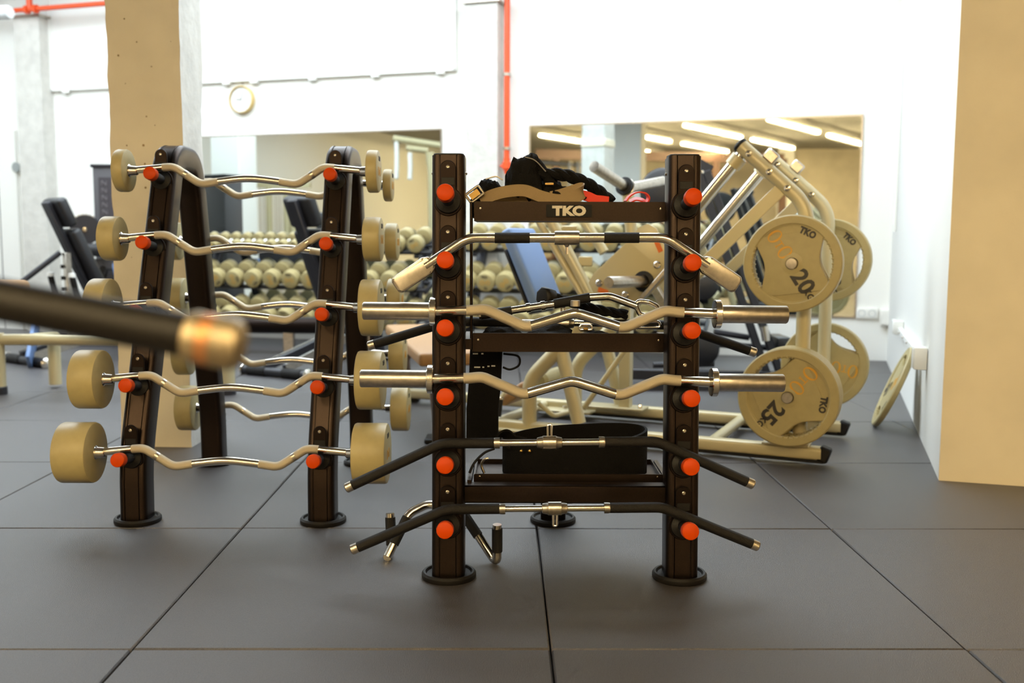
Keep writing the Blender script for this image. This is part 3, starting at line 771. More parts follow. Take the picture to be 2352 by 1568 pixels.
MB().lathe([(.026, 0), (.026, .3), (.024, .305), (0, .306)], 20, frame_z(hb, -LW+V((-.28, 0, .02)))).build('plate_horn', m_satin, press)
MB().lathe([(.026, 0), (.026, .3), (0, .306)], 20, frame_z(hb+LW*.74, LW)).build('plate_horn', m_satin, press)
# upper horns
ub, tn, tf = lp(1441, 432, .33), lp(1364, 382, .05), lp(1523, 416, .62)
MB().lathe([(0, 0), (.045, 0), (.047, .012), (.03, .02), (.027, .02), (.027, (tn-ub).length), (0, (tn-ub).length+.002)], 20, frame_z(ub, tn-ub)).build('plate_horn', m_satin, press)
MB().lathe([(.026, 0), (.026, (tf-ub).length), (0, (tf-ub).length+.002)], 20, frame_z(ub, tf-ub)).build('plate_horn', m_satin, press)
MB().lathe([(.028, .02), (.046, .022), (.046, .036), (.028, .038)], 20, frame_z(ub, tn-ub)).build('horn_flange', m_rubber, press)
tubep('horn_post', [ub, lp(1452, 560, .33), lp(1470, 600, .33)], .03, bend=.05)
# backrest carrier tubes and cross plates
for (xa, ya), (xb, yb), off, r in (((1262, 500), (1372, 705), .12, .027), ((1215, 470), (1345, 690), .12, .018), ((1318, 470), (1388, 580), .5, .027)):
    tubep('carrier_tube', [lp(xa, ya, off), lp(xb, yb, off)], r)
MB().beam(lp(1300, 515, .14), lp(1360, 655, .14), .36, .01, up=V((0, 0, 1)), bev=.002).build('cross_plate', m_cream, press) if False else None
a, b_ = lp(1345, 600, .14), lp(1345, 600, .5)
MB().beam(a, b_, .07, .05, bev=.006).build('cross_member', m_cream, press)
a, b_ = lp(1308, 525, .14), lp(1308, 525, .5)
MB().beam(a, b_, .08, .03, bev=.006).build('cross_member', m_cream, press)
MB().beam(lp(1470, 690, -.06), lp(1535, 615, -.06), .03, .02, bev=.003).build('lock_lever', m_satin, press)
MB().beam(lp(1490, 640, .3), lp(1540, 720, .3), .05, .04, bev=.004).build('carriage_stop', m_satin, press)
# back pad
A_, B_ = lp(1158, 526, .14), lp(1232, 712, .14)
dz = (B_-A_).normalized(); nn = dz.cross(LW).normalized()
Mx = frame((A_+B_)/2+LW*.16, dz, nn)
L_ = (B_-A_).length
MB().box((0, 0, 0), (L_, .32, .062), Mx, bev=.02, seg=3).build('back_pad', m_blue, press)
MB().box((0, 0, 0), (L_*.8, .3, .015), Mx @ M4.Translation((.05, 0, .045 if nn.x < 0 else -.045)), bev=.003).build('pad_board', m_vinyl, press)
# lower frames
for off, sh in ((0, 0), (.62, 0)):
    d = LW*off
    tubep('frame_tube', [lp(1216, 978)+d, lp(1216, 872)+d, lp(1292, 792)+d, lp(1372, 700)+d], .036, bend=.16)
    tubep('frame_tube', [lp(1285, 786)+d, lp(1330, 972)+d], .034)
    MB().box((0, 0, 0), (.3, .16, .012), frame(lp(1200, 985)+d, LU, (0, 0, 1)), bev=.003).build('base_plate', m_cream, press)
    MB().lathe([(.013, 0), (.013, .008), (.008, .014), (0, .014)], 6, M4.Translation(lp(1190, 982)+d+V((0, 0, .004)))).build('bolt', m_chrome, press)
pb_ = lp(1436, 950, .56)
MB().beam(V((pb_.x, pb_.y, .07)), V((pb_.x, pb_.y, lp(1436, 700, .56).z)), .06, .06, up=LU, bev=.004).build('rear_post', m_cream, press)
MB().box((0, 0, 0), (.34, .12, .012), frame(V((pb_.x, pb_.y, .09))-LU*.06, LU, (0, 0, 1)), bev=.003).build('mount_plate', m_cream, press)
for du in (-.2, .09): MB().lathe([(.013, 0), (.013, .01), (.008, .022), (0, .022)], 6, M4.Translation(V((pb_.x, pb_.y, .096))+LU*du-LW*.03)).build('bolt', m_chrome, press)
tubep('stay_rod', [lp(1340, 938, .3), lp(1442, 795, .3)], .014)
tubep('stay_rod', [lp(1236, 925, .05), lp(1272, 955, .1), lp(1310, 945, .2)], .012, bend=.04)
for u in (-.5, -1.6):
    MB().tube([loc(u, 0, .055), loc(u, .68, .055)], .026, 12).build('cross_tube', m_cream, press)
# seat
Ms = frame(lp(1178, 905, .1)+LW*.12, (LU+V((0, 0, .75))), (V((0, 0, 1))-LU*.8))
MB().box((0, 0, 0), (.17, .26, .05), Ms, bev=.016, seg=3).build('seat_pad', m_tan, press)
MB().lathe([(0, -.13), (.03, -.13), (.045, -.115), (.045, .115), (.03, .13), (0, .13)], 18, frame_z(lp(1262, 868, .2), LW)).build('roller_pad', m_head, press)
hp = lp(1150, 915, .02)
MB().tube([hp, hp+V((-.01, -.01, -.09))], .013, 10).build('hand_grip', m_rubber, press)
MB().lathe([(.0135, -.006), (.016, -.004), (.016, .006), (.0135, .008)], 12, frame_z(hp, (.1, .1, 1))).build('grip_ring', m_chrome, press)
MB().tube([hp, hp+V((.03, .02, .05)), hp+V((.1, .06, .02))], .011, 10).build('grip_bracket', m_cream, press)
# plate storage horns on the uprights and their plates
def near(x, y): return lp(x, y, -.10)+LO
for (x, y, n, rad, kg, rot, nm) in ((1820, 605, 2, .205, 20, R(-57), 'upper'), (1810, 912, 4, .213, 25, R(-130), 'lower')):
    c = near(x, y)
    base = c+LW*.13
    MB().lathe([(.024, 0), (.024, .15), (.022, .156), (0, .157)], 20, frame_z(base-LO, -LW)).build('storage_horn', m_satin, press)
    for k in range(n):
        w_ = ('front cream plate marked %d on the %s near storage horn' % (kg, nm)) if k == 0 else 'cream plate, %s from the front of the %s near storage horn' % (ORD[k], nm)
        plate(w_, c+LW*(.0+.0305*k), -LW, rot+k*.03, rad, kg, 'plates on the leg press')
for (x, y, n, rad, kg, rot, nm) in ((1903, 597, 2, .205, 20, R(-75), 'upper'), (1893, 838, 2, .213, 25, R(-190), 'lower')):
    c = lp(x, y, .76)+LO
    MB().lathe([(.024, 0), (.024, .16), (0, .162)], 20, frame_z(c-LW*.1-LO, LW)).build('storage_horn', m_satin, press)
    for k in range(n):
        plate('cream plate on the %s far storage horn, %s one' % (nm, 'nearer' if k == 0 else 'outer'), c+LW*(.0305*k), -LW, rot+k*.05, rad, kg, 'plates on the leg press')
# plate leaning on the right wall
bt = onfloor(2012, 978); ub_, vb_ = uv(bt); dx = U_R-ub_-.02; dia = .45
hh = math.sqrt(max(dia*dia-dx*dx, .05)); up = (AX*dx+V((0, 0, hh))).normalized(); nrm = AZ.cross(up).normalized()
if nrm.dot(AX) > 0: nrm = -nrm
cpl = bt+up*(dia/2)+nrm*.012
plate('cream weight plate leaning against the right wall', cpl, nrm, R(200), dia/2, 15)
# ------------------------------------------------------------------ dumbbell racks along the back wall
dbm = {}
def db_meshes(d, n=26):
    k = round(d, 3)
    if k in dbm: return dbm[k]
    r = k/2; t = .045+k*.28; c = .008; g = .065       # half handle length
    prof = [(0, 0), (r-c, 0), (r-c*.3, c*.3), (r, c), (r, t-c), (r-c*.3, t-c*.3), (r-c, t), (0, t)]
    hf = MB().lathe(prof, n, frame_z((0, -g, 0), (0, -1, 0))).mesh('head', m_head)
    hb = MB().lathe(prof, n, frame_z((0, g, 0), (0, 1, 0))).mesh('head', m_head)
    ha = MB().lathe([(.014, -g), (.016, -g*.5), (.017, 0), (.016, g*.5), (.014, g)], 12, frame_z((0, 0, 0), (0, 1, 0))).mesh('handle', m_chrome)
    lo = MB().add(*oto_mesh(k*.27, .0005), MK @ M4.Translation((0, 0, g+t+.0006))).mesh('orange_logo', m_printo, smooth=False)
    mk = MB().add(*text_mesh('TKO', k*.17, .0012, ext=.0005), MK @ M4.Translation((0, r*.62, g+t+.0006))).mesh('maker_mark', m_printk, smooth=False)
    dbm[k] = (hf, hb, ha, lo, mk, g+t); return dbm[k]
def dumbbell(label, d, Mx, num=None, group=None):
    hf, hb, ha, lo, mk, _ = db_meshes(d)
    e = empty('dumbbell', label, 'dumbbell', group=group, Mx=Mx)
    link('head', hf, e); link('head', hb, e); link('handle', ha, e); link('orange_logo', lo, e); link('maker_mark', mk, e)
    if num:
        MB().add(*text_mesh(num, d*.17, .001, ext=.0005), MK @ M4.Translation((0, -d*.31, _+.0006))).build('weight_number', m_printk, e, smooth=False)
RMESH = {}
def rack3(label, x0, x1, tiers, short, off0=.28):
    # tiers: (photo row of the front rail at x0-side reference, distance of front rail from the wall, sizes, tilt)
    u0, u1 = uv(onwall(x0, 600, .4))[0], uv(onwall(x1, 600, .4))[0]
    e = empty('dumbbell_rack', label, 'rack', hall((u0+u1)/2, .3, 0), -TH)
    W = u1-u0
    for s in (-1, 1):
        X = s*(W/2-.12)
        MB().beam((X, -.34, .02), (X, .16, 1.02), .06, .08, up=V((1, 0, 0)), bev=.006).build('end_upright', m_dark, e)
        MB().beam((X, -.42, .03), (X, .2, .03), .06, .06, bev=.006).build('base_foot', m_dark, e)
    MB().beam((-W/2+.12, .1, .35), (W/2-.12, .1, .35), .05, .05, bev=.005).build('stretcher', m_dark, e)
    for ti, (z, v, sizes, tilt, nm) in enumerate(tiers):
        ct, st = math.cos(tilt), math.sin(tilt)
        T = M4.Translation((0, -(v-.3), z)) @ M4.Rotation(tilt, 4, 'X')     # local y up the slope towards the wall
        for y, nmx in ((-.08, 'front_rail'), (.1, 'rear_rail')):
            b = MB(); b.box((0, y, -.02), (W, .05, .03), T, bev=.006); b.build(nmx, m_dark, e)
        for s in (-1, 1): MB().box((s*(W/2-.12), .01, -.05), (.05, .26, .03), T, bev=.005).build('tier_arm', m_dark, e)
        for s in (-1, 1): MB().box((s*(W/2+.012), .02, -.02), (.025, .3, .045), T, bev=.008, seg=2).build('tier_end', m_dark, e)
        # dumbbells
        tot = sum(d*1.04 for d in sizes); x = -W/2+.02; sc = (W-.04)/tot
        for i, d in enumerate(sizes):
            stp = d*1.04*sc; cx = x+stp/2; x += stp
            hm = e.matrix_world
            Mx = M4.Translation(hall((u0+u1)/2, .3, 0)) @ M4.Rotation(-TH, 4, 'Z') @ T @ M4.Translation((cx, .01, d/2-.004)) @ M4.Rotation(random.choice((0, 0, 0, .4, -.5, 1.5, 2.4, 0)), 4, 'Y')
            num = {('s', 1, 1): '22', ('s', 1, 4): '20'}.get((short[0], ti, i))
            dumbbell(f'cream dumbbell, {ORD[i]} from the left on the {nm} tier of the {short[1]} dumbbell rack', d, Mx, num, f'dumbbells on the {nm} tier, {short[1]} rack')
ref = 600
def zrow(x, y, v): return onwall(x, y, v).z
top_sizes1 = [.1]*9+[.108, .108, .115, .12, .128, .135, .14, .145]
rack3('dark three-tier dumbbell rack under the left mirror', 455, 988,
      [(zrow(600, 565, .3), .34, top_sizes1, R(20), 'top'), (zrow(600, 646, .42), .44, [.163]*12, R(20), 'middle'), (zrow(600, 728, .5), .54, [.166]*12, R(24), 'bottom')], ('f', 'left'))
rack3('dark three-tier dumbbell rack behind the leg press', 1062, 1625,
      [(zrow(1200, 562, .3), .34, [.15]*12, R(20), 'top'), (zrow(1200, 655, .42), .44, [.165]*12, R(20), 'middle'), (zrow(1200, 738, .5), .54, [.17]*12, R(24), 'bottom')], ('s', 'right'))
# ------------------------------------------------------------------ things on the trays of the attachment rack
from mathutils import noise as mnoise
def lump(c, s, seed, amp=.22, freq=2.2, sub=4, Mx=None):
    bm = bmesh.new(); bmesh.ops.create_icosphere(bm, subdivisions=sub, radius=1)
    for v in bm.verts:
        n = v.co.normalized(); k = mnoise.noise(n*freq+V((seed*7.3, seed, 2))); k2 = mnoise.noise(n*freq*3+V((seed, 5, seed*3)))
        v.co = n*(1+amp*k+amp*.45*k2)
        v.co = V((v.co.x*s[0], v.co.y*s[1], v.co.z*s[2]))
        if v.co.z < -s[2]*.55: v.co.z = -s[2]*.55
    return MB().bm(bm, M4.Translation(V(c)) @ (Mx or M4.Identity(4)))
def ribbon(P, w, t=.0035): return MB().tube(smooth_path(P, 8), 0, prof=[(-w/2, -t/2), (w/2, -t/2), (w/2, t/2), (-w/2, t/2)])
def rope(P, r=.0125, turns=60, n=8):
    D = dense(smooth_path(P, 10), .004); L = 0; Ls = [0]
    for a, b in zip(D[:-1], D[1:]): L += (b-a).length; Ls.append(L)
    b = MB(); x = None
    S = [[], [], []]
    for i, p in enumerate(D):
        t = (D[min(i+1, len(D)-1)]-D[max(i-1, 0)]).normalized()
        if x is None: x = (V((0, 0, 1)) if abs(t.z) < .9 else V((1, 0, 0))).cross(t).normalized()
        x = (x-t*x.dot(t)).normalized(); y = t.cross(x)
        for k in range(3):
            a = Ls[i]*turns+k*2*math.pi/3; S[k].append(p+(x*math.cos(a)+y*math.sin(a))*r*.55)
    return [MB().tube(s, r*.62, n) for s in S]
def rope_thing(name, label, P, r, **kw):
    e = empty(name, label, 'rope', P[0], **kw)
    for b in rope([V(p)-V(P[0]) for p in P], r): b.build('strand', m_black, e)
    return e
YT1 = YA+.13
e = empty('strap', 'khaki webbing strap looped on the top tray, with a metal buckle', 'strap', at(1220, 460, YT1-.005))
def band(P, wdir, w, t):
    P = smooth_path(P, 8); wd = V(wdir).normalized(); vs = []; fs = []; N = len(P)
    for i, p in enumerate(P):
        T = (P[min(i+1, N-1)]-P[max(i-1, 0)]).normalized(); n = T.cross(wd).normalized(); q = n.cross(T)
        for a, b in ((-.5, -.5), (.5, -.5), (.5, .5), (-.5, .5)): vs.append(p+q*(a*w)+n*(b*t))
    for i in range(N-1):
        for k in range(4): fs.append((i*4+k, i*4+(k+1) % 4, i*4+4+(k+1) % 4, i*4+4+k))
    fs += [(3, 2, 1, 0), tuple((N-1)*4+k for k in range(4))]
    return MB().add(vs, fs)
pp = [(1104, 462, -.02), (1130, 449, -.02), (1165, 440, -.022), (1205, 438, -.02), (1245, 452, -.02), (1285, 460, -.022), (1320, 452, -.02), (1337, 442, -.008), (1334, 433, .012), (1312, 440, .022), (1280, 450, .02), (1235, 458, .016), (1180, 462, .012), (1135, 464, .01)]
band([at(x, y, YT1+q)-e.location for x, y, q in pp], (0, .3, .95), .036, .0045).build('webbing', m_khaki, e)
bk = at(1090, 446, YT1-.03)-e.location
bm_ = frame(bk, (1, 0, .75), (0, -1, 0))
fr = MB()
for s in (-1, 1): fr.box((0, s*.014, 0), (.05, .007, .01), bm_, bev=.002); fr.box((s*.023, 0, 0), (.007, .03, .01), bm_, bev=.002)
fr.build('buckle', m_satin, e); MB().box((0, 0, -.003), (.03, .018, .004), bm_).build('buckle_tongue', m_brass, e)
for x, y, s, sd, lab in ((1124, 432, (.052, .06, .078), 1, 'crumpled black fabric cuff at the left end of the top tray'), (1205, 420, (.062, .06, .112), 5, 'tall crumpled black fabric strap in the middle of the top tray'), (1268, 436, (.055, .045, .078), 9, 'low black fabric strap in front of the coiled rope')):
    c = at(x, y, YT1+.07 if sd != 9 else YT1+.065); c.z = zT1+s[2]*.56
    o = lump((0, 0, s[2]*0), s, sd, .35, 1.8).build('fabric_strap', m_black); o.location = c; tag(o, lab, 'strap', 'black straps on the top tray')
    if sd == 5:
        rl = MB().tube(smooth_path([(-.02, 0, .085), (.02, -.01, .112), (.06, -.01, .07), (.078, -.01, .035)], 6), [.016]*19, 10)
        rl.build('rolled_end', m_black, o)
        ri = ribbon([(-.0, -.03, .118), (.03, -.03, .108), (.062, -.03, .076)], .012, .003).build('grey_edging', mat('grey_edging', (120, 118, 120), .6), o)
    if sd == 1: ribbon([(-.01, -.03, .072), (.02, -.03, .08), (.04, -.03, .07)], .02, .003).build('grey_edging', bpy.data.materials.get('grey_edging') or m_satin, o)
    if sd == 9: MB().box((-.01, -.046, .058), (.026, .006, .007), bev=.001).build('metal_clip', m_brass, o)
P = [at(x, y, YT1+yy) for x, y, yy in ((1205, 408, .05), (1240, 402, .06), (1290, 401, .06), (1335, 415, .06), (1370, 436, .06), (1404, 464, .06))]
rope_thing('triceps_rope', 'thick black twisted rope arching over the top tray', P, .017)
for pts, lab, wd in (([(1336, 456), (1338, 449), (1352, 452), (1368, 459), (1385, 461), (1398, 463)], 'short red rubber band lying beside the khaki strap', .03), ([(1436, 462), (1446, 450), (1462, 442), (1480, 443), (1489, 453), (1484, 464), (1474, 459), (1460, 457), (1446, 463)], 'curled red rubber band at the right end of the top tray', .03)):
    p0 = at(*pts[0], YT1)
    o = ribbon([at(x, y, YT1+.002*i)-p0 for i, (x, y) in enumerate(pts)], wd, .004).build('resistance_band', m_red); o.location = p0; tag(o, lab, 'band', 'red rubber bands on the top tray')
# middle tray
YT2 = YA+.16
e = empty('triceps_rope', 'black twisted rope with a hexagonal rubber end on the middle tray', 'rope', at(1245, 700, YT2))
P = [at(x, y, YT2+yy)-e.location for x, y, yy in ((1258, 682, .02), (1300, 690, .03), (1350, 706, .04), (1400, 716, .05), (1440, 722, .05))]
for b in rope(P, .014): b.build('strand', m_black, e)
hx = frame_z(P[0], V((-.75, -.62, .1)))
MB().lathe([(.016, -.03), (.027, -.015), (.031, .012), (.029, .022), (.024, .024), (0, .02)], 7, hx).build('rubber_end', m_rubber, e, angle=60)
e = empty('row_handle', 'chrome curved cable handle with a black grip and loop end on the middle tray', 'cable handle', at(1330, 760, YT2-.02))
yy = YT2-.03
hp_ = [at(x, y, yy)-e.location for x, y in ((1100, 724), (1180, 712), (1272, 698), (1355, 683), (1400, 680), (1462, 703))]
D = dense(rounded(hp_, .06), .006)
MB().tube(D, .0115, 12).build('shaft', m_chrome, e)
def seg(xa, xb): 
    a, b = at(xa, 700, yy).x-e.location.x, at(xb, 700, yy).x-e.location.x
    return [p for p in D if a <= p.x <= b]
MB().tube(seg(1100, 1180), .0135, 12).build('rubber_grip', m_grip, e); MB().tube(seg(1272, 1355), .0145, 12).build('rubber_grip', m_grip, e)
for x in (1205, 1240): MB().tube(seg(x, x+14), .0145, 12).build('collar', m_chrome, e)
lo = [at(x, y, yy)-e.location for x, y in ((1455, 690), (1490, 694), (1516, 706), (1500, 728), (1470, 722))]
MB().tube(rounded(lo, .012, 4, True), .0075, 10, closed=True).build('loop_end', m_chrome, e)
lat_bar('black rubber wide cable bar lying on the middle tray behind the posts', 1292, 742, .573, .075, .34, 'black', .014, Yb=YA+.2)
for x, y, s, sd, lab in ((1150, 742, (.07, .05, .035), 3, 'black padded cuff at the left of the middle tray'), (1375, 748, (.06, .05, .028), 8, 'flat black strap at the right of the middle tray'), (1265, 738, (.07, .06, .04), 13, 'black padded cuff in the centre of the middle tray')):
    c = at(x, y, YT2+.02); c.z = zT2+s[2]*.56
    o = lump((0, 0, 0), s, sd, .3, 1.8).build('fabric_strap', m_black); o.location = c; tag(o, lab, 'strap', 'black straps on the middle tray')
e = empty('snap_hook', 'chrome snap hook lying at the right end of the middle tray', 'hook', at(1490, 758, YT2-.05))
c = V((0, 0, .012))
MB().tube(rounded([c+V(p) for p in ((-.035, 0, -.006), (-.035, .0, .012), (.03, .0, .014), (.035, 0, -.004))], .008, 4, True), .004, 8, closed=True).build('hook_body', m_chrome, e)
MB().lathe([(.006, -.02), (.009, -.018), (.009, .0), (.006, .002)], 10, M4.Translation((-.045, 0, .02))).build('swivel', m_chrome, e)
e = empty('snap_hook', 'small brass and steel clip in the middle of the middle tray', 'hook', at(1345, 762, YT2-.06))
MB().tube(rounded([(-.02, 0, .005), (-.016, 0, .02), (.016, 0, .02), (.02, 0, .005)], .007, 4, True), .0035, 8, closed=True).build('hook_body', m_chrome, e)
MB().box((0, -.004, .01), (.014, .008, .01), bev=.002).build('brass_latch', m_brass, e)
# bottom tray: lifting belt
cb = at(1320, 1040, YA+.2); cb.z = zT3
e = empty('lifting_belt', 'wide black lifting belt standing curled on the bottom tray', 'belt', cb)
n = 64; vs = []; fs = []
a_, b__ = .222, .1
for k in range(n):
    t = 2*math.pi*k/n; x, y = a_*math.cos(t), b__*math.sin(t)
    q = (abs(math.cos(t))**.8)*(1 if math.cos(t) > 0 else -1); x = a_*q
    hgt = .118+.012*math.sin(t)+.018*math.cos(t); z0 = .002
    nx, ny = math.cos(t), math.sin(t)*1.6; l = math.hypot(nx, ny); nx /= l; ny /= l
    for (dx_, zz) in ((0, z0), (0, hgt), (-.008, hgt+.001), (-.008, z0)):
        vs.append((x+nx*dx_, y+ny*dx_, zz))
for k in range(n):
    m_ = (k+1) % n
    for j in range(4):
        fs.append((k*4+j, m_*4+j, m_*4+(j+1) % 4, k*4+(j+1) % 4))
MB().add(vs, fs).build('belt_band', m_black, e)
ribbon([(-.2, -.06, .09), (-.235, -.06, .115), (-.215, -.05, .13), (-.19, -.045, .11), (-.15, -.05, .1)], .05, .006).build('belt_tail', m_black, e)
for x in (-.165, -.14): MB().ball((x, -.094, .085), (.005, .004, .005), n=8, m=6).build('rivet', m_brass, e)
p0 = at(1085, 1085, YA+.1)
o = MB().tube(smooth_path([at(x, y, YA+d)-p0 for x, y, d in ((1078, 1086, .09), (1090, 1062, .1), (1112, 1040, .12), (1135, 1030, .14))], 8), .004, 8).build('cable_loop', m_rubber); o.location = p0
tag(o, 'thin black cable hanging out at the left of the bottom tray', 'cable')
p0 = at(1115, 1090, YA+.14)
o = MB().tube(smooth_path([at(x, y, YA+.14)-p0 for x, y in ((1112, 1086), (1106, 1068), (1112, 1055), (1122, 1052))], 8), .004, 8).build('wire_hook', m_satin); o.location = p0
tag(o, 'small curved steel wire hook at the left of the bottom tray', 'hook')
# strap hanging below the middle tray
h0, h1 = at(1117, 806, YA+.24), at(1108, 1012, YA+.24)
e = empty('hanging_strap', 'wide black strap with white stitch marks hanging below the middle tray', 'strap', h0)
dn = h1-h0
MB().tube([(0, 0, .01), dn*.33, dn*.66+V((-.004, .006, 0)), dn], 0, prof=rpoly([(-.05, -.008), (.05, -.008), (.05, .008), (-.05, .008)], .006, 2)).build('strap_body', m_black, e)
st = MB()
for x, y, w_ in ((1092, 812, 12), (1108, 812, 5), (1096, 843, 14), (1110, 843, 4), (1122, 841, 5), (1133, 840, 9), (1095, 877, 10), (1085, 877, 3)):
    p = at(x, y, YA+.24-.0095)-h0; st.box(p, (w_*3.04/2287, .002, .004))
st.build('white_stitching', m_plastw, e); e.children[-1]['kind'] = 'stuff'
MB().tube(smooth_path([at(x, y, YA+.24)-h0 for x, y in ((1156, 812), (1190, 818), (1192, 838), (1172, 848), (1155, 843))], 8), .0035, 8).build('cord_loop', m_rubber, e)
# angled handle standing on the floor behind the left post
f0, f1 = onfloor(890, 1290), onfloor(1133, 1294)
e = empty('double_handle', 'chrome V-shaped cable handle with black grips standing on the floor behind the left post', 'cable handle', (f0+f1)/2)
o_ = -e.location
ym = f0.y+.06
pts = [f0+V((0, 0, .016)), at(940, 1178, ym), at(985, 1156, ym+.02), at(1062, 1176, ym), f1+V((0, 0, .016))]
D = dense(rounded([p+o_ for p in pts], [0, .06, .05, .06, 0]), .008)
MB().tube(D, .0135, 12).build('shaft', m_chrome, e)
n = len(D)
MB().tube(D[int(n*.08):int(n*.27)], .0155, 12).build('rubber_grip', m_grip, e); MB().tube(D[int(n*.66):int(n*.86)], .0155, 12).build('rubber_grip', m_grip, e)
for f, sx in ((f1, 1), (f0, -1)):
    g = rounded([f+o_+V((0, 0, .016)), f+o_+V((.012*sx, -.02, .016)), f+o_+V((.012*sx, -.03, .13))] if sx > 0 else [f+o_+V((0, 0, .016)), f+o_+V((.005, .06, .016)), f+o_+V((.0, .075, .13))], .02, 5)
    MB().tube(g, .0135, 12).build('shaft', m_chrome, e); dd = dense(g, .006); MB().tube(dd[int(len(dd)*.42):int(len(dd)*.94)], .016, 12).build('rubber_grip', m_grip, e)
# ------------------------------------------------------------------ handle bar close to the lens
YH = .8
A0, A1 = at(-420, 610, YH), at(436, 772, YH)
ax = (A1-A0).normalized()
post = V((A0.x-.05, A0.y, 0))
e = empty('machine_handle', 'black rubber machine handle with a steel end cap close to the camera', 'handle', post)
o_ = -post
MB().tube([A0+o_, A1+o_], .0178, 28).build('rubber_sleeve', m_rubber, e)
MB().lathe([(0, -.002), (.0195, -.002), (.0215, .003), (.0215, .009), (.0205, .01)], 30, frame_z(A1+o_, ax)).build('end_cap', m_capsteel, e)
MB().lathe([(.0205, .009), (.0212, .01), (.0212, .02), (.0205, .021)], 30, frame_z(A1+o_, ax)).build('copper_ring', mat('copper_band', (196, 140, 96), .45, .8), e)
MB().lathe([(.0205, .02), (.0215, .021), (.0215, .034), (.019, .041), (.012, .0445), (0, .045)], 30, frame_z(A1+o_, ax)).build('end_cap', m_capsteel, e)
MB().tube([(0, 0, .02), (0, 0, A0.z+.06)], .03, 16).build('post', m_cream, e)
MB().tube([(0, 0, A0.z), A0+o_+ax*.03], .024, 14).build('pivot_arm', m_cream, e)
MB().box((0, 0, .012), (.34, .34, .024), bev=.006).build('base_plate', m_cream, e)
# ------------------------------------------------------------------ benches, frames and machines at the back
def bench(label, foot, a, k=1.0, board=False):
    a = V((a[0], a[1], 0)).normalized(); s = V((a.y, -a.x, 0))       # a: from rear foot towards the seat; s: to its right
    e = empty('adjustable_bench', label, 'bench', foot)
    ft = V((0, 0, .035))
    MB().tube([ft-s*.3, ft+s*.3], .032, 14).build('rear_foot', m_dark, e)
    for q in (-1, 1):
        MB().lathe([(.033, -.09), (.038, -.085), (.038, .085), (.033, .09)], 16, frame_z(ft+s*q*.17, s)).build('ribbed_grip', m_grip, e)
        MB().lathe([(0, 0), (.04, 0), (.044, .012), (.03, .024), (0, .026)], 16, frame_z(ft+s*q*.3, s*q)).build('end_wheel', m_chrome, e)
        MB().beam(ft+s*q*.09+V((0, 0, .03)), a*1.15+s*q*.07+V((0, 0, .34)), .035, .06, bev=.005).build('side_rail', m_dark, e)
        MB().beam(ft+s*q*.11+V((0, 0, .035)), a*1.15+s*q*.09+V((0, 0, .345)), .006, .064).build('rail_edge', m_satin, e)
    MB().tube([a*1.2-s*.24+V((0, 0, .03)), a*1.2+s*.24+V((0, 0, .03))], .03, 12).build('front_foot', m_dark, e)
    MB().beam(a*1.18+V((0, 0, .04)), a*1.1+V((0, 0, .42)), .05, .06, up=s, bev=.005).build('front_leg', m_dark, e)
    MB().box((0, 0, 0), (.42, .3, .08), frame(a*.95+V((0, 0, .47)), a, (0, 0, 1)), bev=.025, seg=3).build('seat_pad', m_vinyl, e)
    t0, t1 = a*.2+V((0, 0, 1.25)), a*.56+V((0, 0, .46))
    d = (t1-t0).normalized(); nn = d.cross(s).normalized()
    if nn.dot(a) < 0: nn = -nn
    MB().beam(t0-d*.0, t1, .09, .045, up=nn, bev=.008).build('back_frame', m_dark, e)
    L = (t1-t0).length
    for f0_, f1_, nm in ((.0, .27, 'head_pad'), (.3, 1.0, 'back_pad')):
        c = t0+d*(L*(f0_+f1_)/2)+nn*.068
        MB().box((0, 0, 0), (L*(f1_-f0_), .27, .085), frame(c, d, nn), bev=.028, seg=3).build(nm, m_vinyl, e)
    if board:
        MB().beam(a*.36+s*.02+V((0, 0, .14)), a*.34+s*.02+V((0, 0, .86)), .05, .05, up=s, bev=.004).build('ladder_post', m_satin, e)
        ho = MB()
        for i in range(6): ho.box((0, 0, 0), (.02, .012, .03), M4.Translation(a*.33-a*.0+s*-.0+V((0, 0, .3+.09*i))) @ M4.Rotation(math.atan2(a.y, a.x), 4, 'Z') @ M4.Translation((-.02, 0, 0)))
        ho.build('ladder_hole', m_rubber, e); e.children[-1]['kind'] = 'stuff'
        if board: MB().tube([a*.3+V((0, 0, .86)), -a*.12-s*.16+V((0, 0, .5))], .022, 10).build('strut', m_dark, e)
        for q in (-.17, .17):
            MB().tube([a*.34+s*q+V((0, 0, .48)), a*.3+s*q+V((0, 0, .68))], .024, 10).build('roller_peg', m_rubber, e)
            MB().lathe([(.0, .0), (.026, 0), (.026, .03), (0, .034)], 12, frame_z(a*.3+s*q+V((0, 0, .67)), (0, 0, 1))).build('peg_tip', m_plastw, e)
    if board:
        MB().beam(ft+s*.2+a*-.08+V((0, 0, .0)), ft-s*.02+a*.1+V((0, 0, .3)), .17, .03, up=V((a.x, a.y, .6)), bev=.008, seg=2).build('foot_board', m_blue, e)
    return e
bench('black adjustable bench with a dark frame, at the left behind the pillar', onfloor(62, 838), (.62, .78), board=True)
bench('black adjustable bench behind the curl bar rack', onfloor(632, 866), (.52, .85))
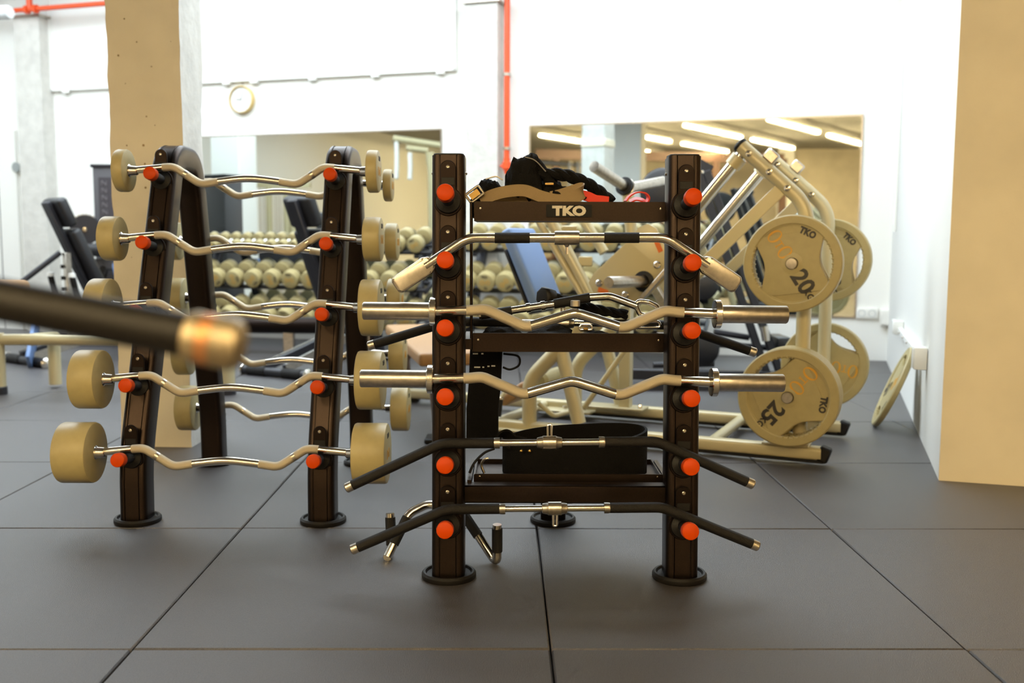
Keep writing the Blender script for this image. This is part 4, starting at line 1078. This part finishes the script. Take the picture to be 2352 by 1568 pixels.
# cream stand with a low beam at the left
q0, q1 = onfloor(-2, 905), onfloor(524, 905)
e = empty('low_beam_bench', 'cream tubular bench with a low beam, behind the handle at the left', 'bench', q0)
zb = at(100, 780, q0.y).z
dv = q1-q0
for p in (V(), dv):
    MB().tube([p+V((0, 0, .03)), p+V((0, 0, zb+.04))], .045, 16).build('leg', m_cream, e)
    MB().lathe([(0, 0), (.05, 0), (.05, .045), (.046, .05), (.045, .05)], 16, M4.Translation(p)).build('foot_cap', m_dark, e)
MB().tube(rounded([V((-.1, 0, zb)), V((1.0, 0, zb)), dv*.86+V((0, 0, zb-.03)), dv+V((0, 0, zb-.03))], .1), .036, 14).build('beam', m_cream, e)
p = at(132, 800, q0.y+.35)-q0
MB().tube([V((p.x, .3, .02)), V((p.x, .3, zb)), V((p.x, 0, zb))], .04, 14).build('leg', m_cream, e)
MB().tube([V((-.05, 0, zb)), V((-.05, 0, at(0, 665, q0.y).z))], .035, 12).build('upright', m_cream, e)
MB().box(at(2, 664, q0.y)-q0, (.24, .3, .105), bev=.035, seg=3).build('pad', m_tan, e)
# dark cable tower behind the pillar
YT = 9.25
w0 = at(250, 690, YT); w0.z = 0
e = empty('cable_tower', 'dark weight stack tower with an embossed shroud behind the pillar', 'gym machine', w0)
xl, xr, zt_ = at(212, 400, YT).x, at(330, 400, YT).x, at(240, 377, YT).z
cx = (xl+xr)/2-w0.x; W = xr-xl
MB().box((cx, .12, zt_/2), (W, .24, zt_), bev=.012, seg=2).build('shroud', mat('graphite_shroud', (78, 76, 80), .5), e)
MB().box((cx, .12, zt_-.015), (W+.03, .27, .03), bev=.006).build('shroud_cap', m_dark, e)
pn = MB().box((cx+.01, -.004, zt_-.42), (W*.8, .01, .6)).build('emboss_panel', mat('graphite_panel', (60, 56, 62), .5), e)
em = MB()
for i in range(3):
    for j in range(9):
        px0, pz0 = cx-W*.27+i*W*.27, zt_-.17-j*.066
        em.beam((px0-.022, -.011, pz0-.02), (px0-.022, -.011, pz0+.02), .004, .008); em.beam((px0+.022, -.011, pz0-.02), (px0+.022, -.011, pz0+.02), .004, .008); em.beam((px0-.022, -.011, pz0+.02), (px0+.022, -.011, pz0-.02), .004, .008)
em.build('zigzag_emboss', mat('emboss_grey', (112, 108, 112), .5), pn); pn.children[0]['kind'] = 'stuff'
cm = at(196, 527, YT-.1)-w0
MB().lathe([(0, -.012), (.13, -.012), (.135, 0), (.13, .012), (0, .012)], 30, frame_z(cm, (.25, -1, 0))).build('cam_disc', m_dark, e)
MB().lathe([(.02, .01), (.02, .03), (0, .032)], 14, frame_z(cm, (.25, -1, 0))).build('cam_axle', m_chrome, e)
te = MB()
for k in range(12):
    a = R(60+k*13); te.box((0, 0, 0), (.018, .018, .02), frame_z(cm, (.25, -1, 0)) @ M4.Rotation(a, 4, 'Z') @ M4.Translation((.137, 0, 0)), bev=.003)
te.build('cam_pins', m_chrome, e); e.children[-1]['kind'] = 'stuff'
rp = at(222, 574, YT-.25)-w0
MB().lathe([(0, -.12), (.05, -.12), (.06, -.11), (.06, .11), (.05, .12), (0, .12)], 20, frame_z(rp, (1, -.25, 0))).build('roller_pad', m_vinyl, e)
lh = at(250, 625, YT-.15)-w0
MB().box(lh+V((.04, .05, 0)), (.3, .2, .26), bev=.02, seg=2).build('cam_housing', mat('graphite_housing', (66, 64, 68), .45), e)
MB().prism(rpoly([(-.03, -.06), (.03, -.06), (.03, .06), (-.03, .06)], .028), .012, M4.Translation(lh+V((-.03, -.052, .0))) @ MK).build('housing_slot', m_rubber, e)
MB().prism(rpoly([(-.07, .09), (.07, .09), (.06, -.09), (.0, -.13), (-.05, -.05)], .025), .02, M4.Translation(lh+V((.15, -.12, -.0))) @ MK, .003).build('selector_plate', m_blue, e)
MB().tube([lh+V((.0, -.1, -.03)), lh+V((.03, -.1, .03)), lh+V((.09, -.1, .02)), lh+V((.1, -.1, -.05))], .014, 8).build('lever', m_rubber, e)
MB().box((cx, .1, .06), (W+.5, .7, .12), bev=.01).build('base_frame', m_dark, e)
# base of the left dumbbell rack area: thick low tube with a curved end
b0_, b1_ = at(520, 746, 8.55), at(812, 747, 8.2)
e = empty('low_tube_stand', 'dark thick horizontal tube with a curved glossy end below the left dumbbell rack', 'gym machine', V((b0_.x, b0_.y, 0)))
o_ = -e.location
MB().tube(rounded([b0_+o_, b1_+o_+V((-.05, 0, 0)), b1_+o_+V((.1, .0, -.05)), V((b1_.x+.14, b1_.y, .02))+o_], .1), .07, 20).build('main_tube', m_rackdk, e)
fp = at(672, 780, 8.4)+o_
for t in (.02, .5): 
    p = b0_.lerp(b1_, t)+o_; MB().beam(V((p.x, p.y, .01)), V((p.x, p.y, b0_.z-.04)), .09, .07, bev=.006).build('support_leg', m_satin, e); MB().box((p.x, p.y, .008), (.16, .12, .016), bev=.003).build('foot_plate', m_dark, e)
# dark incline machine behind the leg press
YD = 6.7
d0 = at(1700, 870, YD); d0 = V((d0.x, d0.y, 0))
e = empty('incline_machine', 'dark framed incline machine behind the plates of the leg press', 'gym machine', d0)
def dp(x, y, o=0): return at(x, y, YD+o)-d0
for o1 in (0, .5):
    for (xa, ya), (xb, yb) in (((1602, 392), (1764, 868)), ((1622, 392), (1796, 868))):
        MB().beam(dp(xa, ya, o1), dp(xb, yb, o1), .05, .05, up=V((0, 1, 0)), bev=.004).build('incline_beam', m_dark, e)
for o1 in (-.1, .6):
    MB().beam(dp(1440, 858, o1), dp(1800, 866, o1), .06, .07, bev=.006).build('base_rail', m_dark, e)
MB().beam(dp(1440, 895, -.25), dp(1700, 895, -.25), .1, .1, bev=.006).build('base_rail', m_dark, e)
MB().prism(rpoly([(-.05, -.07), (.05, -.07), (.05, .07), (-.05, .07)], .01), .02, M4.Translation(dp(1612, 395)) @ MK @ M4.Rotation(-.5, 4, 'Z')).build('top_plate', m_dark, e)
MB().lathe([(.012, 0), (.012, .012), (0, .014)], 12, M4.Translation(dp(1612, 395, -.012)) @ MK).build('bolt', m_chrome, e)
for x, y, r in ((1524, 440, .16), (1616, 655, .1), (1612, 800, .12)):
    MB().lathe([(0, -.03), (r-.02, -.03), (r, -.015), (r, .015), (r-.02, .03), (0, .03)], 30, frame_z(dp(x, y, .1), (-.35, -1, 0))).build('black_disc', m_vinyl, e)
for x, y, x2, y2 in ((1640, 762, 1720, 775), (1640, 790, 1790, 800), (1500, 838, 1640, 835)):
    MB().tube([dp(x, y, .1), dp(x2, y2, .1)], .022, 10).build('rail_tube', m_dark, e)
MB().lathe([(.028, 0), (.028, .1), (0, .1)], 14, frame_z(dp(1760, 782, -.05), (-.2, 0, 1))).build('chrome_stud', m_chrome, e)
MB().box(dp(1790, 785, .1), (.1, .3, .09), bev=.02, seg=2).build('shoulder_pad', m_vinyl, e)
MB().beam(dp(1560, 815, .1), dp(1560, 905, .1), .2, .05, bev=.006).build('foot_frame', m_dark, e)
# tan pads and left end of the leg press
fz = .45
g1, g2 = onfloor(885, 745, fz), onfloor(962, 811, fz)
fb = empty('flat_bench', 'tan flat bench standing between the curl bar rack and the leg press', 'bench', V((g2.x, g2.y, 0)))
gd = (g1-g2).normalized(); gs = V((gd.y, -gd.x, 0)); gl = (g1-g2).length
MB().box((0, 0, 0), (gl, .3, .065), frame((g1+g2)/2+gs*.15-V((g2.x, g2.y, .0325)), gd, (0, 0, 1)), bev=.018, seg=3).build('pad', m_tan, fb)
m_brk = mat('brown_bracket', (92, 70, 54), .4)
def gp(t, q, z): return gd*(gl*t)+gs*q+V((0, 0, z))
MB().beam(gp(.04, .15, .36), gp(.96, .15, .36), .07, .05, bev=.006).build('spine', m_brk, fb)
for t in (.1, .9):
    MB().tube(rounded([gp(t, .15, .35), gp(t, .1, .25), gp(t, .12, .03)], .08), .03, 12).build('leg', m_brk, fb)
    MB().box((0, 0, .012), (.14, .14, .024), M4.Translation(gp(t, .12, 0)), bev=.006).build('foot_plate', m_rubber, fb)
MB().tube([loc(-1.7, .68, .055), loc(-2.55, .68, .055)], 0, prof=rpoly([(-.032, -.028), (.032, -.028), (.032, .028), (-.032, .028)], .014, 3)).build('base_rail', m_cream, press)
# ceiling-hung grey fitting at the top left
p = onwall(4, 30, .9)
e = empty('wall_speaker', 'small grey fitting at the top left corner', 'fitting', p)
MB().lathe([(.0, -.1), (.06, -.1), (.065, -.08), (.065, .08), (.055, .1), (0, .1)], 18, frame_z((0, 0, 0), AX)).build('housing', m_clear, e)
MB().box((-.09, 0, 0), (.1, .13, .15), bev=.03, seg=2).build('rear_cover', m_cream, e)
MB().tube([(-.09, 0, .05), (-.09, 0, CEIL-p.z)], .015, 8).build('hanger', m_clear, e)
# ------------------------------------------------------------------ the front of the hall, seen only in the mirrors
def mp(x, y, Y): return mirrored(x, y, Y)
# white pillars
for x, Y, w_, nm in ((540, 14.5, .46, 'white square pillar seen in the left mirror'), (1446, 16.5, .46, 'white square pillar seen in the right mirror'), (1806, 24.5, .38, 'slim white pillar by the beige wall seen in the right mirror')):
    p = mp(x, 400, Y)
    o = MB().box((0, 0, CEIL/2), (w_, w_, CEIL), bev=.01).build('wall_pillar', m_white, smooth=False); o.location = (p.x, p.y, 0); o.rotation_euler = (0, 0, -TH)
    struct(o, nm)
# brown framed glazed partition
pa_, pb2 = mp(1230, 352, 23.0), mp(1800, 345, 24.0)
dv = pb2-pa_; dv.z = 0
e = empty('glazed_partition', 'brown framed glazed partition seen in the right mirror', 'partition', V((pa_.x, pa_.y, 0)))
ztp = 2.9
MB().beam((0, 0, ztp), dv+V((0, 0, ztp)), .12, .22).build('header', m_brown, e, smooth=False)
for t in (.08, .36, .62, .72, 1): MB().beam(dv*t, dv*t+V((0, 0, ztp)), .1, .16, up=dv).build('mullion', m_brown, e, smooth=False)
MB().beam((0, 0, .5), dv+V((0, 0, .5)), .1, .12).build('mid_rail', m_brown, e, smooth=False)
# cable crossover with ropes
c0 = mp(990, 420, 15.0); c0.z = 0
e = empty('cable_crossover', 'pale cable crossover machine with ropes seen in the left mirror', 'gym machine', c0)
def cp(x, y): return mp(x, y, 15.0)-c0
MB().tube(rounded([cp(1000, 800), cp(995, 400), cp(990, 350)], .1), .075, 14).build('column', m_cream, e)
MB().tube([cp(905, 318), cp(1020, 335)], .05, 12).build('top_arm', m_cream, e)
MB().tube([cp(935, 340), cp(985, 346)], .045, 12).build('lower_arm', m_cream, e)
for x, y0, y1 in ((912, 326, 410), (943, 352, 412)):
    P = [cp(x, y0), cp(x+1, (y0+y1)/2), cp(x, y1)]
    for b in rope(P, .03): b.build('rope_strand', m_plastw, e)
MB().box((0, 0, .05), (1.0, .8, .1), bev=.01).build('base', m_cream, e)
# pulley station with cables
c0 = mp(655, 470, 15.5); c0.z = 0
e = empty('pulley_station', 'cream pulley station with steel cables seen in the left mirror', 'gym machine', c0)
def cp(x, y): return mp(x, y, 15.5)-c0
ztop = cp(650, 425).z
for x in (620, 660, 675):
    p = cp(x, 480); MB().tube([V((p.x, p.y, .05)), V((p.x, p.y, ztop))], .05, 12).build('column', m_cream, e)
for x in (592, 600, 608, 634, 640, 646):
    p = cp(x, 480); MB().tube([V((p.x, p.y, .1)), V((p.x, p.y, ztop))], .008, 6).build('steel_cable', m_satin, e)
a, b_ = cp(585, 430), cp(715, 430)
MB().beam(V((a.x, a.y, ztop)), V((b_.x, b_.y, ztop)), .08, .08).build('top_beam', m_cream, e)
a, b_ = cp(585, 560), cp(715, 560)
MB().beam(V((a.x, a.y, .6)), V((b_.x, b_.y, .6)), .3, .5).build('weight_stack', m_dark, e)
MB().beam(V((a.x, a.y, .05)), V((b_.x, b_.y, .05)), .5, .1).build('base', m_dark, e)
# pale rail frame seen in the right mirror
c0 = mp(1300, 420, 19.0); c0.z = 0
e = empty('rail_rig', 'steel rail rig with pale uprights seen in the right mirror', 'gym machine', c0)
def cp(x, y): return mp(x, y, 19.0)-c0
a, b_ = cp(1222, 372), cp(1410, 384)
MB().tube([a, b_], .05, 10).build('top_rail', m_satin, e)
for x in (1235, 1310, 1330, 1345, 1400):
    p = cp(x, 380); MB().tube([V((p.x, p.y, 0)), V((p.x, p.y, a.z))], .05, 10).build('upright', m_satin, e)

pn_ = mp(1825, 400, 25.5); pm_ = mp(2080, 400, 25.5); dv = pm_-pn_; dv.z = 0
o = MB().box((0, 0, 0), (dv.length, .2, 3.25)).build('wall_nook', m_beige, smooth=False)
o.matrix_world = frame((V((pn_.x, pn_.y, 1.625))+V((pm_.x, pm_.y, 1.625)))/2, dv, (0, 0, 1)); struct(o, 'beige wall face seen at the right of the right mirror')
